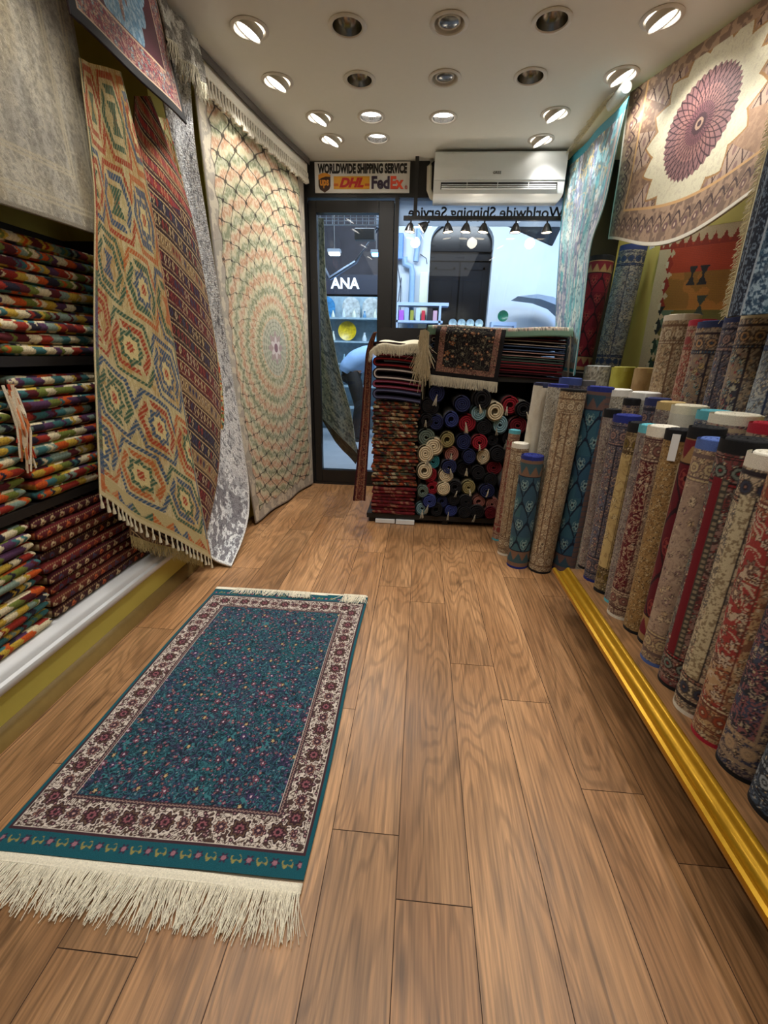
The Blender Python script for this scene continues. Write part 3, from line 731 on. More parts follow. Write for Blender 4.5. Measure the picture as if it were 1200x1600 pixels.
# --- long beige kilim with hexagons
def hatch(c, m, x, y, col, w=150, mix=.6):
    s_ = np.sin((x * 1.0 + y * .9) * w * 2.4); return mx(c, m * np.where(s_ > -.5, 1, 1 - mix), col)
KP = [(162, 62, 36), (58, 92, 72), (60, 84, 112), (184, 98, 48), (58, 92, 72), (60, 84, 112)]
def p_kilim(x, y, Wd, Hd):
    q = .0065; xs = np.floor(x / q) * q; ys = np.floor(y / q) * q
    c = base(x, (190, 172, 122)); c = mx(c, sm(fbm(x * 14, y * 8, 4) - .52, .06), (178, 146, 88)); c = mx(c, sm(fbm(x * 160, y * 40, 7) - .52, .1) * .35, (232, 220, 180))
    cw, ch = .235, .275
    j = np.floor(ys / ch); sh_ = np.where(j % 2 == 0, 0, .5); i = np.floor(xs / cw + sh_); px_ = (xs / cw + sh_ - i - .5) * 2; py_ = (ys / ch - j - .5) * 2
    hx = np.maximum(np.abs(py_), np.abs(px_) * .75 + np.abs(py_) * .42); h = h2(i, j, 3)
    c = hatch(c, ((hx > .80) & (hx < .94)) * 1., x, y, pick(h, KP)); c = hatch(c, ((hx > .52) & (hx < .70) & (np.abs(py_ * .8 - px_) > .12)) * 1., x, y, pick((h * 5.7) % 1, KP))
    st = np.abs(px_) + np.abs(py_); star = np.minimum(np.maximum(np.abs(px_), np.abs(py_)), st * .72)
    c = hatch(c, ((star < .42) & (h > .4)) * 1., x, y, pick((h * 3.3) % 1, KP)); c = mx(c, ((star < .27) & (h > .4)) * 1., (214, 196, 140)); c = hatch(c, ((star < .13)) * 1., x, y, (170, 66, 40))
    ho = (np.abs(px_) < .12 + .8 * np.abs(py_ - .0)) & (np.abs(py_) < .36) & (h <= .4) & (np.abs(px_) < .42); c = hatch(c, ho * 1., x, y, pick((h * 9.1) % 1, KP))
    e = Hd - y
    tr_ = (tri(xs / .09) > ((e - .035) / .045)) & (e > .035) & (e < .085)
    c = mx(c, (e < .10) * 1., (190, 172, 122)); c = hatch(c, tr_ * 1., x, y, pick(h2(np.floor(xs / .09), 1, 8), KP[:3] + [(190, 104, 50)]))
    d = np.minimum(x, Wd - x); c = hatch(c, (d < .022) * 1., x, y * 3, pick(h2(np.floor(ys / .11), 4, 2), KP)); c = mx(c, (d < .006) * 1., (206, 190, 150))
    c = mx(c, (e < .02) * 1., (200, 184, 140)); return c
kl = [on(122, 90, x=-1.12), on(148, 300, x=-1.13), on(146, 520, x=-1.13), on(152, 772, x=-1.12)]
kr = [on(186, 112, x=-1.10), on(232, 300, x=-1.11), on(275, 560, x=-1.11), on(300, 720, x=-1.09), on(326, 874, x=-1.085)]
kil, KPt = drape('beige_kilim', kl, kr, p_kilim, (260, 620), .004, FLAT, 'long beige kilim with orange and green hexagons hanging beside the shelves', size=(.62, 1.75),
      folds=((1.0, .022, 2.6, .6), (2.2, .008, 0, .7)), back=(150, 132, 92))
tassels('fringe', KPt[:, -1][::8], .050, kil, 24, .007, (214, 204, 176))
# --- striped maroon soumak behind it
def p_soumak(x, y, Wd, Hd):
    s_ = y - .30 * x; n_ = s_ / .066; i = np.floor(n_); f = n_ - i; h = h2(i, 2, 6)
    c = pick(h, [(86, 24, 30), (58, 36, 32), (120, 88, 60), (66, 22, 30), (46, 38, 48), (100, 32, 32), (140, 112, 76)])
    k = np.round((x + h) / .024); fx = (x + h) - k * .024; mo = (np.abs(fx) + np.abs(f - .5) * .03) < .0085
    c = mx(c, mo * 1., pick(h2(k, i, 3), [(206, 180, 130), (150, 60, 50), (60, 66, 96), (200, 176, 140)])); c = mx(c, (mo & (np.abs(fx) < .003) & (np.abs(f - .5) < .12)) * 1., (60, 22, 30))
    c = mx(c, ((f < .10)) * 1., (44, 24, 28)); c = mx(c, ((f > .10) & (f < .18)) * 1., (196, 168, 122)); c = mx(c, (np.abs(f - .86) < .05) * (tri(x / .008) > .5), (190, 160, 120))
    up = y < .35; c = mx(c, (up & (f > .3) & (f < .75)) * .45, (190, 60, 46)); d = np.minimum(x, Wd - x); c = mx(c, (d < .008) * 1., (130, 100, 70)); return c
sl = [on(212, 150, x=-1.155), on(205, 400, x=-1.155), on(205, 836, x=-1.150)]
sr = [on(236, 150, x=-1.14), on(300, 320, x=-1.135), on(338, 520, x=-1.13), on(350, 620, x=-1.12), on(346, 745, x=-1.115), on(318, 872, x=-1.115)]
sou, SP = drape('maroon_soumak', sl, sr, p_soumak, (240, 520), .005, FLAT, 'maroon and tan striped flat-woven rug hanging behind the beige kilim', size=(.60, 1.75), folds=((1.0, .016, 3.4, .6), (2.6, .006, 0, .8)), back=(120, 70, 56))
fringe('fringe', SP[:, -1], (0, 0, -1), .055, sou, (206, 186, 132), 260, .0015, .1, 0, 8, nrm=(1, 0, 0))
# --- flower kilim with orange and green
def p_flower(x, y, Wd, Hd):
    q = .009; xs = np.floor(x / q) * q; ys = np.floor(y / q) * q; c = base(x, (214, 204, 152))
    h = fbm(xs * 5 + 2, ys * 9, 3, 2); pal = [(206, 72, 24), (214, 204, 152), (96, 110, 40), (190, 52, 26), (214, 204, 152), (70, 104, 92), (196, 130, 50)]
    c = hatch(c, (h > .40) * 1., x, y, pick((h * 7.7) % 1, pal), 60, .4); e = Hd - y; c = mx(c, (e < .20) * 1., (120, 64, 52)); c = mx(c, (e < .11) * 1., (76, 92, 74)); return c
fl_ = [on(240, 180, x=-1.17), on(300, 480, x=-1.17), on(320, 836, x=-1.165)]
fr_ = [on(260, 185, x=-1.16), on(293, 320, x=-1.16), on(326, 480, x=-1.155), on(362, 700, x=-1.145), on(374, 822, x=-1.135)]
drape('flower_kilim', fl_, fr_, p_flower, (120, 420), .004, FLAT, 'cream kilim with orange and green flowers, a narrow edge showing beside the white shag rug', size=(.35, 1.7), folds=((1, .01, 1, .5),), back=(150, 132, 92))
# --- white-grey shag
def p_shag(x, y, Wd, Hd):
    c = base(x, (240, 242, 244)); c = mx(c, sm(fbm(x * 30, y * 22, 6, 3) - .58, .10) * .6, (184, 188, 194)); c = mx(c, sm(fbm(x * 90, y * 90, 3, 2) - .66, .08) * .8, (96, 98, 106))
    low = np.clip((y - Hd * .72) / .2, 0, 1); c = mx(c, low * sm(fbm(x * 34, y * 34, 9, 3) - .46, .08) * .8, (104, 100, 108)); d = np.minimum(Wd - x, Hd - y); c = mx(c, (d < .014) * 1., (226, 226, 224)); return c
gl_ = [on(236, 60, x=-1.20), on(300, 400, x=-1.20), on(312, 700, x=-1.19), on(315, 866, x=-1.16)]
gr_ = [on(296, 60, x=-1.13), on(298, 200, x=-1.12), on(331, 400, x=-1.115), on(364, 600, x=-1.11), on(391, 780, x=-1.09), on(384, 830, x=-1.06), on(360, 884, z=.012)]
drape('white_shag_rug', gl_, gr_, p_shag, (160, 520), .014, SHAG, 'long silvery white shaggy rug hanging between the kilims and the big medallion rug', size=(.42, 2.3), folds=((1, .012, .5, .5),), back=(190, 190, 186))
def p_fluff(x, y, Wd, Hd):
    c = base(x, (176, 172, 160)); c = mx(c, sm(fbm(x * 40, y * 30, 4) - .5, .1), (110, 106, 98)); return c
ff, FP = drape('grey_fluffy_rug', [(-1.10, 2.22, 2.47), (-1.08, 2.22, 2.32)], [(-1.08, 2.52, 2.47), (-1.05, 2.50, 2.30)], p_fluff, (90, 60), .02, SHAG, 'grey fluffy rug end folded over at the ceiling, left of the tasselled rug', folds=((2, .02, 0, .6),), back=(150, 146, 134))
fringe('fringe', FP[:, -1], (0, 0, -1), .07, ff, (206, 200, 180), 160, .002, .3, 0, 4, nrm=(1, 0, 0))

# --- big medallion rug
def p_med(x, y, Wd, Hd):
    cx, cy = Wd * .52, Hd * .525; X_ = x - cx; Y_ = (y - cy); r_ = np.hypot(X_, Y_); th = np.arctan2(X_, Y_)
    c = base(x, (196, 186, 152)); band = (r_ / .135) + .07 * np.sin(48 * th); bi = band % 1
    c = mx(c, sm(np.abs(bi - .28) * -1 + .17, .10) * .75, (188, 136, 106)); c = mx(c, sm(np.abs(bi - .72) * -1 + .15, .10) * .8, (118, 130, 100)); c = mx(c, sm(fbm(x * 90, y * 90, 2, 2) - .52, .1) * .35, (236, 230, 206))
    k = 7.2; rk = np.where(r_ < .25, r_ * 1.5, r_ + .125)
    w = np.clip(.012 + .06 * r_, .03, .075)
    ogx = np.cos(2 * PI * rk * k * 2) * 0
    a = (32 * th / PI); bq = rk * k * 2.3
    # ogee net: wavy meridians that touch alternately
    m1 = np.abs(((a + .5 * np.sin(PI * bq)) % 1) - .5) ; i_ = np.floor(a)
    line = (np.abs(((a * 1.0) % 1) - .5 - .46 * np.cos(PI * bq) * np.where(i_ % 2 == 0, 1, -1)) < w * (1 + .8 * (np.abs(np.sin(PI * bq)) < .3))) & (r_ > .13)
    c = mx(c, line * np.clip(.35 + r_ * 1.0, 0, .95), (52, 46, 38))
    c = mx(c, (r_ < .19) * .8, (168, 176, 158)); cr = (r_ < .19); c = mx(c, (cr & (np.abs((r_ / .026) % 1 - .5) < .16)) * .6, (110, 116, 104)); c = mx(c, (cr & (np.cos(th * 22) > .3)) * .35, (220, 214, 196))
    c = mx(c, (r_ < .095 * (1 + .2 * np.cos(8 * th))) * .9, (170, 150, 150)); c = mx(c, (r_ < .06 * (1 + .3 * np.cos(6 * th))) * .9, (214, 206, 206)); c = mx(c, (r_ < .03) * 1., (130, 100, 110))
    d = np.minimum(np.minimum(x, Wd - x), np.minimum(y, Hd - y)); wob = .012 * np.sin((x + y) * 40)
    c = mx(c, (d < .085 + wob) * .9, (168, 160, 148)); c = mx(c, ((d < .085 + wob) & (fbm(x * 26, y * 26, 7) > .56)) * .8, (208, 198, 176)); c = mx(c, (d < .012) * 1., (136, 128, 120)); c = mx(c, (np.abs(d - .088 - wob) < .004) * .8, (110, 100, 90))
    return c
ml = [(-1.155, 2.60, 2.46), (-1.15, 2.66, 1.2), (-1.11, 2.82, .015)]
mr = [(-.945, 3.86, 2.46), (-.95, 3.88, 1.2), (-.955, 3.89, .015)]
med, MP = drape('medallion_rug', ml, mr, p_med, (420, 760), .008, SILK, 'huge cream rug with black ogee lattice medallion hanging from ceiling to floor beside the door', normal=(1, -.15, 0), size=(1.25, 2.45), folds=((2.1, .010, 1.0, .6),), back=(170, 160, 140))
# the rug's own end is turned over at the top: pale web with knotted tassels
t_ = np.linspace(0, 1, 40)[:, None]
A_, B_ = np.array((-1.135, 2.585, 2.455)), np.array((-.925, 3.87, 2.455))
sag_ = -.03 * np.sin(np.linspace(0, PI, 40)); top = A_ * (1 - t_) + B_ * t_ + np.array([0, 0, 1]) * 0 + np.stack([.012 + 0 * sag_, 0 * sag_, sag_ * .4], -1)
u_ = top[:, None, :] + np.array([.008, 0, -1])[None, None] * np.linspace(0, .055, 6)[None, :, None] * np.array([.4, 0, 1]) 
grid('woven_hem', u_, base(u_[..., 0], (226, 220, 204)), FRINGE, med, .004, face=(1, 0, 0))
tassels('fringe', u_[:, -1], .075, med, 46, .012, (230, 224, 208))
g0 = top[:, None, :] + np.array([.02, 0, .005]) + np.array([0, 0, 1])[None, None] * np.linspace(-.012, .025, 4)[None, :, None]
grid('turned_edge', g0, base(g0[..., 0], (96, 90, 84)), PILE, med, .006, face=(1, 0, 0))

# ------------------------------------------------------------------ right side
def p_aqua(x, y, Wd, Hd):
    c = base(x, (96, 168, 180)); c = mx(c, sm(fbm(x * 22, y * 4, 3, 3) - .50, .14), (150, 190, 200)); c = mx(c, sm(fbm(x * 26 + 7, y * 4, 8, 3) - .54, .1) * .8, (128, 122, 160)); c = mx(c, sm(fbm(x * 60, y * 14, 11, 3) - .60, .06) * .7, (216, 220, 216))
    c = mx(c, sm(fbm(x * 60, y * 60, 14, 2) - .62, .06) * .6, (60, 110, 130)); up = np.clip(1 - y / .55, 0, 1); c = mx(c, up * sm(fbm(x * 24, y * 18, 19) - .42, .1), (86, 88, 90)); c = mx(c, up * (np.abs(fbm(x * 12, y * 12, 23) - .5) < .02) * 1., (190, 170, 110))
    d = np.minimum(Wd - x, Hd - y); c = mx(c, ((d > .03) & (d < .065)) * .7, (176, 160, 150)); c = mx(c, (d < .03) * 1., (44, 142, 156)); c = mx(c, ((d < .008)) * 1., (196, 206, 204)); c = mx(c, ((x < .035) | (y < .05)) * 1., (30, 118, 134)); return c
al = [(.955, 3.86, 2.46), (.955, 3.84, 2.15), (.95, 3.62, 1.55), (.95, 3.42, 1.10)]
ar = [on(983, 150, x=.955), on(962, 240, x=.95), on(944, 330, x=.945), on(925, 375, x=.95), on(911, 500, x=.945), on(897, 587, x=.94)]
aq, AP = drape('aqua_rug', al, ar, p_aqua, (220, 420), .006, SILK, 'narrow aqua and lavender silky rug hanging from the ceiling right of the air conditioner', folds=((2.0, .018, .3, .7),), normal=(-1, 0, 0), size=(.78, 1.42), back=(44, 142, 156))
fringe('fringe', [(.94, 3.84, 2.472), (.945, 3.3, 2.475), (.95, 3.02, 2.47)], (-.5, -.1, .02), .05, aq, (216, 204, 180), 300, .0015, .3, .03, 9)
pr = [( .94, 2.475), (.962, 2.478), (.985, 2.466), (.99, 2.44), (.975, 2.425)]
mb = MB(); mb.tube([(.965, 2.93, 2.455), (.965, 3.02, 2.458), (.962, 3.12, 2.46)], [.026, .030, .028], 14, (206, 214, 212)); mb.obj('rolled_corner', FRINGE, aq, True, True)

def p_brown(x, y, Wd, Hd):
    cx, cy = Wd * .475, .34; X_ = (x - cx) / 1.12; Y_ = y - cy; r_ = np.hypot(X_, Y_); th = np.arctan2(Y_, X_)
    c = base(x, (112, 86, 68)); c = mx(c, sm(fbm(x * 60, y * 60, 3, 2) - .5, .15), (142, 114, 90)); c = mx(c, sm(fbm(x * 5, y * 5, 9) - .55, .1) * .4, (186, 150, 120))
    ga = x / .085; gb = y / .075; i = np.floor(ga - gb * .5); gx = ((ga - gb * .5) % 1 - .5); gy = ((ga + gb * .5) % 1 - .5)
    lat = (np.minimum(.5 - np.abs(gx), .5 - np.abs(gy)) < .05); clus = (r_ > .30) & (r_ < .60) & (np.cos(th * 8) > -.25)
    c = mx(c, clus * .75, (176, 152, 134)); c = mx(c, (clus & lat) * 1., (66, 42, 38)); c = mx(c, (clus & (np.hypot(gx, gy) < .2)) * .7, (110, 78, 80))
    star = .27 + .06 * (tri(th * 16 / (2 * PI)) ) ; c = mx(c, (r_ < star + .012) * 1., (150, 112, 66)); c = mx(c, (r_ < star) * 1., (196, 190, 164)); c = mx(c, ((r_ < star) & (fbm(x * 90, y * 90, 6, 2) > .62)) * .5, (176, 166, 146))
    Rm = .195; zz = Rm + .012 * (tri(th * 44 / (2 * PI)) - .5); c = mx(c, (r_ < zz) * 1., (128, 92, 92)); c = mx(c, (r_ < .13) * 1., (146, 104, 100)); c = mx(c, (r_ < .075) * 1., (120, 78, 84))
    ln, ia, ib = lattice(th, np.sqrt(np.maximum(r_, 0) / Rm) * 1.0, 36, 5.0, .10); c = mx(c, (ln > 0) * (r_ < zz), (56, 32, 38)); c = mx(c, (r_ < .038) * 1., (70, 44, 52)); c = mx(c, (r_ < .022) * 1., (170, 140, 120)); c = mx(c, (r_ < .011) * 1., (60, 36, 46))
    d = np.minimum(np.minimum(x, Wd - x), Hd - y); brd = (d < .15) | (y < .06)
    b = mx(c * 0, np.ones_like(x), (120, 96, 80)); b = mx(b, sm(fbm(x * 50, y * 50, 5, 2) - .5, .1), (160, 132, 108)); s_ = np.where(d == Hd - y, x, y); fx = (s_ / .07) % 1 - .5; fy = (d - .03) / .085
    b = mx(b, ((np.abs(fy - (.95 - 1.3 * np.abs(fx) ** 1.5)) < .07) & (fy > 0)) * 1., (62, 42, 40)); b = mx(b, ((np.hypot(fx * .8, fy - .42) < .2)) * .8, (96, 66, 70)); b = mx(b, (np.hypot(fx, fy - .42) < .08) * 1., (200, 176, 150))
    c = np.where(brd[..., None], b, c); c = mx(c, (np.abs(d - .15) < .006) * 1., (190, 150, 100)); c = mx(c, (d < .014) * 1., (222, 216, 200)); return c
bl = [(1.015, 3.04, 2.475), (1.03, 3.02, 2.1), (1.05, 3.08, 1.785)]
br = [(1.36, 1.95, 2.475), (1.22, 1.86, 2.1), (1.05, 1.70, 1.66)]
bt = drape('brown_silk_rug', bl, br, p_brown, (560, 330), .007, SILK, 'brown silky rug with plum rosette on a cream star, stretched along the right wall top', normal=(-1, 0, 0), size=(1.30, .76), folds=((1.0, .012, 0, .8),), curve=-.02, back=(150, 130, 110), bulge=lambda U, V: np.stack([U * 0, U * 0, -.045 * np.sin(U * PI) * V ** 2 + .03 * np.cos(U * PI * 2) * V ** 2], -1))

def p_denim(x, y, Wd, Hd):
    c = base(x, (52, 76, 98)); c = mx(c, sm(fbm(x * 170, y * 150, 3, 3) - .52, .14), (146, 166, 180)); c = mx(c, sm(fbm(x * 14, y * 2, 6) - .5, .12) * .6, (40, 88, 104)); c = mx(c, sm(fbm(x * 60, y * 50, 13, 2) - .58, .1) * .7, (24, 40, 62))
    b = base(x, (30, 36, 50)); b = mx(b, sm(fbm(x * 200, y * 160, 8, 2) - .58, .06), (96, 110, 126)); b = mx(b, (np.abs(x - .05) < .003) * 1., (130, 140, 150)); c = np.where((x < .10)[..., None], b, c); c = mx(c, (np.abs(x - .10) < .004) * 1., (150, 160, 170)); c = mx(c, (x < .016) * 1., (222, 214, 176)); return c
dl = [(1.02, 1.78, 2.30), (.99, 1.68, 1.87), (.97, 1.64, 1.285)]
dr = [(1.02, .80, 2.30), (.97, .80, 1.85), (.95, .80, 1.285)]
dn, DP = drape('denim_blue_rug', dl, dr, p_denim, (420, 400), .009, PILE, 'denim-blue mottled rug with a cream fringed edge hanging at the right edge of the picture', normal=(-1, 0, 0), folds=((3.0, .02, 0, .4),), back=(150, 150, 140))
fringe('side_fringe', DP[0, ::6], (0, 1, -.15), .028, dn, (224, 214, 176), 320, .0014, .3, .004, 10, nrm=(-1, 0, 0))

def p_wall(x, y, Wd, Hd):
    q = .007; xs = np.floor(x / q) * q; ys = np.floor(y / q) * q
    c = base(x, (190, 126, 50)); c = mx(c, (ys < .22) * 1., (190, 70, 36)); c = mx(c, ((ys > .22) & (ys < .42) & (fbm(xs * 4, ys * 7, 3) > .45)) * 1., (160, 112, 40)); c = mx(c, (ys > .42) * 1., (104, 126, 100)); c = mx(c, ((ys > .42) & (fbm(xs * 5, ys * 9, 6) > .56)) * 1., (112, 104, 46)); c = mx(c, (ys > .72) * 1., (30, 38, 38))
    c = mx(c, sm(np.sin(y * 700), .6) * .18, (40, 30, 26))
    for hx, hy, cc in ((.42, .24, (44, 42, 44)), (.53, .24, (44, 42, 44)), (.34, .50, (130, 34, 28)), (.44, .50, (130, 34, 28)), (.56, .40, (60, 70, 60)), (.36, .64, (130, 34, 28)), (.50, .66, (44, 60, 56))):
        c = mx(c, ((np.abs(xs - hx) < .006 + np.abs(ys - hy) * .8) & (np.abs(ys - hy) < .05)) * 1., cc)
    tx = .150 + .05 * (tri(ys / .115) - .5) * 2; c = mx(c, (xs < tx) * 1., (206, 186, 150)); tt_ = ((ys / .115) % 1 - .5); inn = (np.abs(xs - .150) < .045 * (1 - np.abs(tt_) * 2.2)); c = mx(c, inn * 1., pick(np.clip(ys / .8, 0, .99), [(160, 48, 26), (150, 44, 26), (30, 36, 34), (34, 60, 44)])); c = mx(c, (inn & (np.abs(tt_) < .16) & (xs < .145)) * 1., (214, 200, 170))
    c = mx(c, ((ys < .07)) * 1., (206, 186, 150)); c = mx(c, ((ys < .085) & (tri(xs / .08) > (.085 - ys) / .06) & (ys > .02)) * 1., (150, 50, 30)); return c
drape('wall_kilim', [(1.405, 3.20, 1.875), (1.405, 3.16, 1.0)], [(1.405, 2.30, 1.73), (1.405, 2.30, 1.0)], p_wall, (300, 300), .004, FLAT, 'old orange, ochre and green kilim with triangle border on the wall behind the rolls', normal=(-1, 0, 0), folds=((2, .004, 0, .3),), back=(120, 100, 70))
tb = MB().box(1.37, 1.374, 3.205, 3.265, 1.80, 1.93); tag(tb.obj('paper_tag', PAPER), 'blank white paper tag hanging by the old kilim in the right recess', 'tag')
# ================================================================== ROLLED RUGS
CAMXY = np.array([0.0, 0.0])
def sty(b, b2, vine, pal, s=.028, border=None, stripes=(), heart=(214, 196, 160), edge=None, plain_field=False, dens=.8):
    def fn(a, q, L, seed, ec):
        c = persian(a + seed * 3.1, q, seed, b, b2, vine, pal, s, dens=dens, heart=heart) if not plain_field else mx(base(a, b), sm(fbm(a * 30 + seed, q * 14, seed) - .5, .2), b2)
        if border is not None:
            e = np.minimum(q, L - q); bc = persian(a + seed, q, seed + 17, border[0], border[1], border[2], border[3], s * .8)
            c = np.where(((e < .115))[..., None], bc, c)
            a0 = (h2(seed, 3, 1) - .5) * .07; da = np.abs(a - a0); c = np.where(((da < .016) & (e > .115))[..., None], bc, c)
            for k in (.016, .020): c = mx(c, ((np.abs(da - k) < .0014) & (e > .115)) * 1., border[2])
            for k in (.042, .048, .108, .118): c = mx(c, (np.abs(e - k) < .0022) * 1., border[2])
            c = mx(c, (np.abs(e - .113) < .003) * (tri(a / .012) > .4), border[3][-1]); mm = np.round(a / .045); fm = np.hypot(a - mm * .045, e - .080)
            for q_, cc in ((.019, border[2]), (.015, border[3][0]), (.008, border[2]), (.004, border[3][-1])): c = mx(c, (fm < q_) * .9, cc)
        for a0, a1, kind, c1, c2 in stripes:
            m = (a > a0) & (a < a1) & (q > .12) & (q < L - .1)
            if kind == 'plain': c = mx(c, m * 1., c1)
            elif kind == 'speck': c = mx(c, m * 1., c1); c = mx(c, (m & (fbm(a * 170, q * 170, 5, 2) > .56)) * 1., c2)
            elif kind == 'dots': c = mx(c, m * 1., c1); c = mx(c, (m & (tri(q / .016) > .45) & (np.abs(a - (a0 + a1) / 2) < (a1 - a0) * .28)) * 1., c2)
            elif kind == 'zig': c = mx(c, m * 1., c1); c = mx(c, (m & (np.abs(a - (a0 + a1) / 2 - (tri(q / .09) - .5) * (a1 - a0) * .8) < .006)) * 1., c2)
        return c
    return fn
def scale_sty(c1, c2, line, bord=((120, 92, 74), (60, 84, 90)), w=.085, h=.115, leaf=(150, 176, 170), side=None):
    def fn(a, q, L, seed, ec):
        y_ = (L - q) / h; c = base(a, c1); out = None
        row = np.floor(y_); sh_ = np.where(row % 2 == 0, 0, .5); xx = a / w + sh_ + .25; i = np.floor(xx); fx = xx - i - .5; fy = y_ - row
        c = mx(c, (h2(i, row, seed) > .45) * 1., c2)
        tip = .98 - 1.15 * np.abs(fx) ** .75 * 1.15; c = mx(c, (np.abs(fy - tip) < .085) * 1., line); c = mx(c, (np.abs(np.abs(fx) - .5) < .04) * (fy < .35), line)
        rr = np.hypot(fx * 1.2, fy - .35); an = np.arctan2(fx, fy - .35); c = mx(c, ((rr < .16 * (1 + .3 * np.cos(5 * an)))) * .7, leaf); c = mx(c, (rr < .07) * 1., line); c = mx(c, ((np.abs(rr - .27) < .02) & (fy > .1)) * .6, leaf)
        e = np.minimum(q, L - q); bb = mx(base(a, bord[0]), (tri(a / .05) > (e - .05) / .05) * 1., bord[1]); c = np.where((e < .11)[..., None], bb, c); c = mx(c, (e < .055) * 1., bord[1]); c = mx(c, (e < .036) * 1., bord[0])
        c = mx(c, (np.abs(e - .11) < .003) * 1., line)
        if side is not None: c = mx(c, ((a > side[0]) & (a < side[1])) * 1., bord[0]); c = mx(c, ((a > side[0]) & (a < side[1]) & (np.abs((q / .03) % 1 - .5) < .12)) * .6, bord[1])
        return c
    return fn
def spiral(A, ax, f, g, R, pitch, thick, depth, turns, sq=1.0):
    """rolled-up edge: an Archimedean spiral strip, depth deep, ending at A"""
    M = int(turns * 26); ph = np.linspace(0, 2 * PI * turns, M); r1 = R - pitch * ph / (2 * PI) - .0004; r0 = r1 - thick
    def ring(r_): return (f[None] * np.cos(ph)[:, None] + g[None] * np.sin(ph)[:, None] * sq) * r_[:, None]
    o_, i_ = A + ring(r1), A + ring(np.maximum(r0, .002)); rnd = thick * .28
    s = [i_ - ax * depth, (i_), i_ * .75 + o_ * .25 + ax * rnd, i_ * .25 + o_ * .75 + ax * rnd, o_, o_ - ax * depth]
    P = np.stack(s, 1); idx = np.arange(M * 6).reshape(M, 6)
    q = np.stack([idx[:-1, :-1], idx[1:, :-1], idx[1:, 1:], idx[:-1, 1:]], -1).reshape(-1, 4)
    return P.reshape(-1, 3), q
def roll(name, A, B, R, fn, ec, label, group, seed=1, res=(72, 150), turns=3.6, face=None, sq=1.0, band=.03, extra=None, core=True, cat='rolled rug', off_end=False, pitch=None, mat=None, band_all=False, twist=0.0):
    """rug rolled round the axis A -> B; the edge seen is at B"""
    A = np.array(A, float); B = np.array(B, float); ax = _n(B - A); L = np.linalg.norm(B - A)
    if face is None: face = np.array([0, 0, H0]) - (A + B) / 2
    f = np.array(face, float); f = _n(f - ax * f.dot(ax)); g = np.cross(ax, f)
    # +angle = to the right as seen from the camera
    if (RM.T @ g)[0] < 0: g = -g
    root = empty(name, A, label, cat, group); root['_o'] = list(A)
    nu, nv = res; th = np.linspace(-PI, PI, nu, endpoint=False); s = np.linspace(0, L, nv); TH, Sg = np.meshgrid(th, s, indexing='ij')
    pitch = pitch or R * .23
    rr = R * (1 + .012 * np.sin(2 * TH + seed) + .008 * np.sin(3 * TH + Sg * 5 + seed) + .01 * np.sin(Sg * 9 + seed * 2))
    P = A + ax * Sg[..., None] + f * (rr * np.cos(TH))[..., None] + g * (rr * np.sin(TH) * sq)[..., None]
    C = fn((TH + twist * Sg) * R, Sg, L, seed, ec)
    if band: C = mx(C, (L - Sg < band) * 1., ec); C = mx(C, (Sg < .014) * 1., ec)
    grid('rug_body', P, C, mat or PILE, root, 0, wrap=True)
    V, q = spiral(B, ax, f, g, R * 1.006, pitch, pitch * .80, .022, turns, sq)
    mesh_np('rolled_edge', V, q, PILE, root, np.tile(lin(ec) * 1.0, (len(V), 1)), True)
    # thin cylinder wall inside the body so that the end is not an open shell
    k = 24; ph = np.linspace(0, 2 * PI, k, endpoint=False); rim = lambda r_, d_: B - ax * d_ + (f * np.cos(ph)[:, None] + g * np.sin(ph)[:, None] * sq) * r_
    V = np.vstack([rim(R * .97, .020), rim(.0005, .020)]); qq = np.array([(i, (i + 1) % k, k + (i + 1) % k, k + i) for i in range(k)])
    mesh_np('inner_layers', V, qq, PILE, root, np.tile(lin(np.array(ec) * .45), (2 * k, 1)), False)
    return root

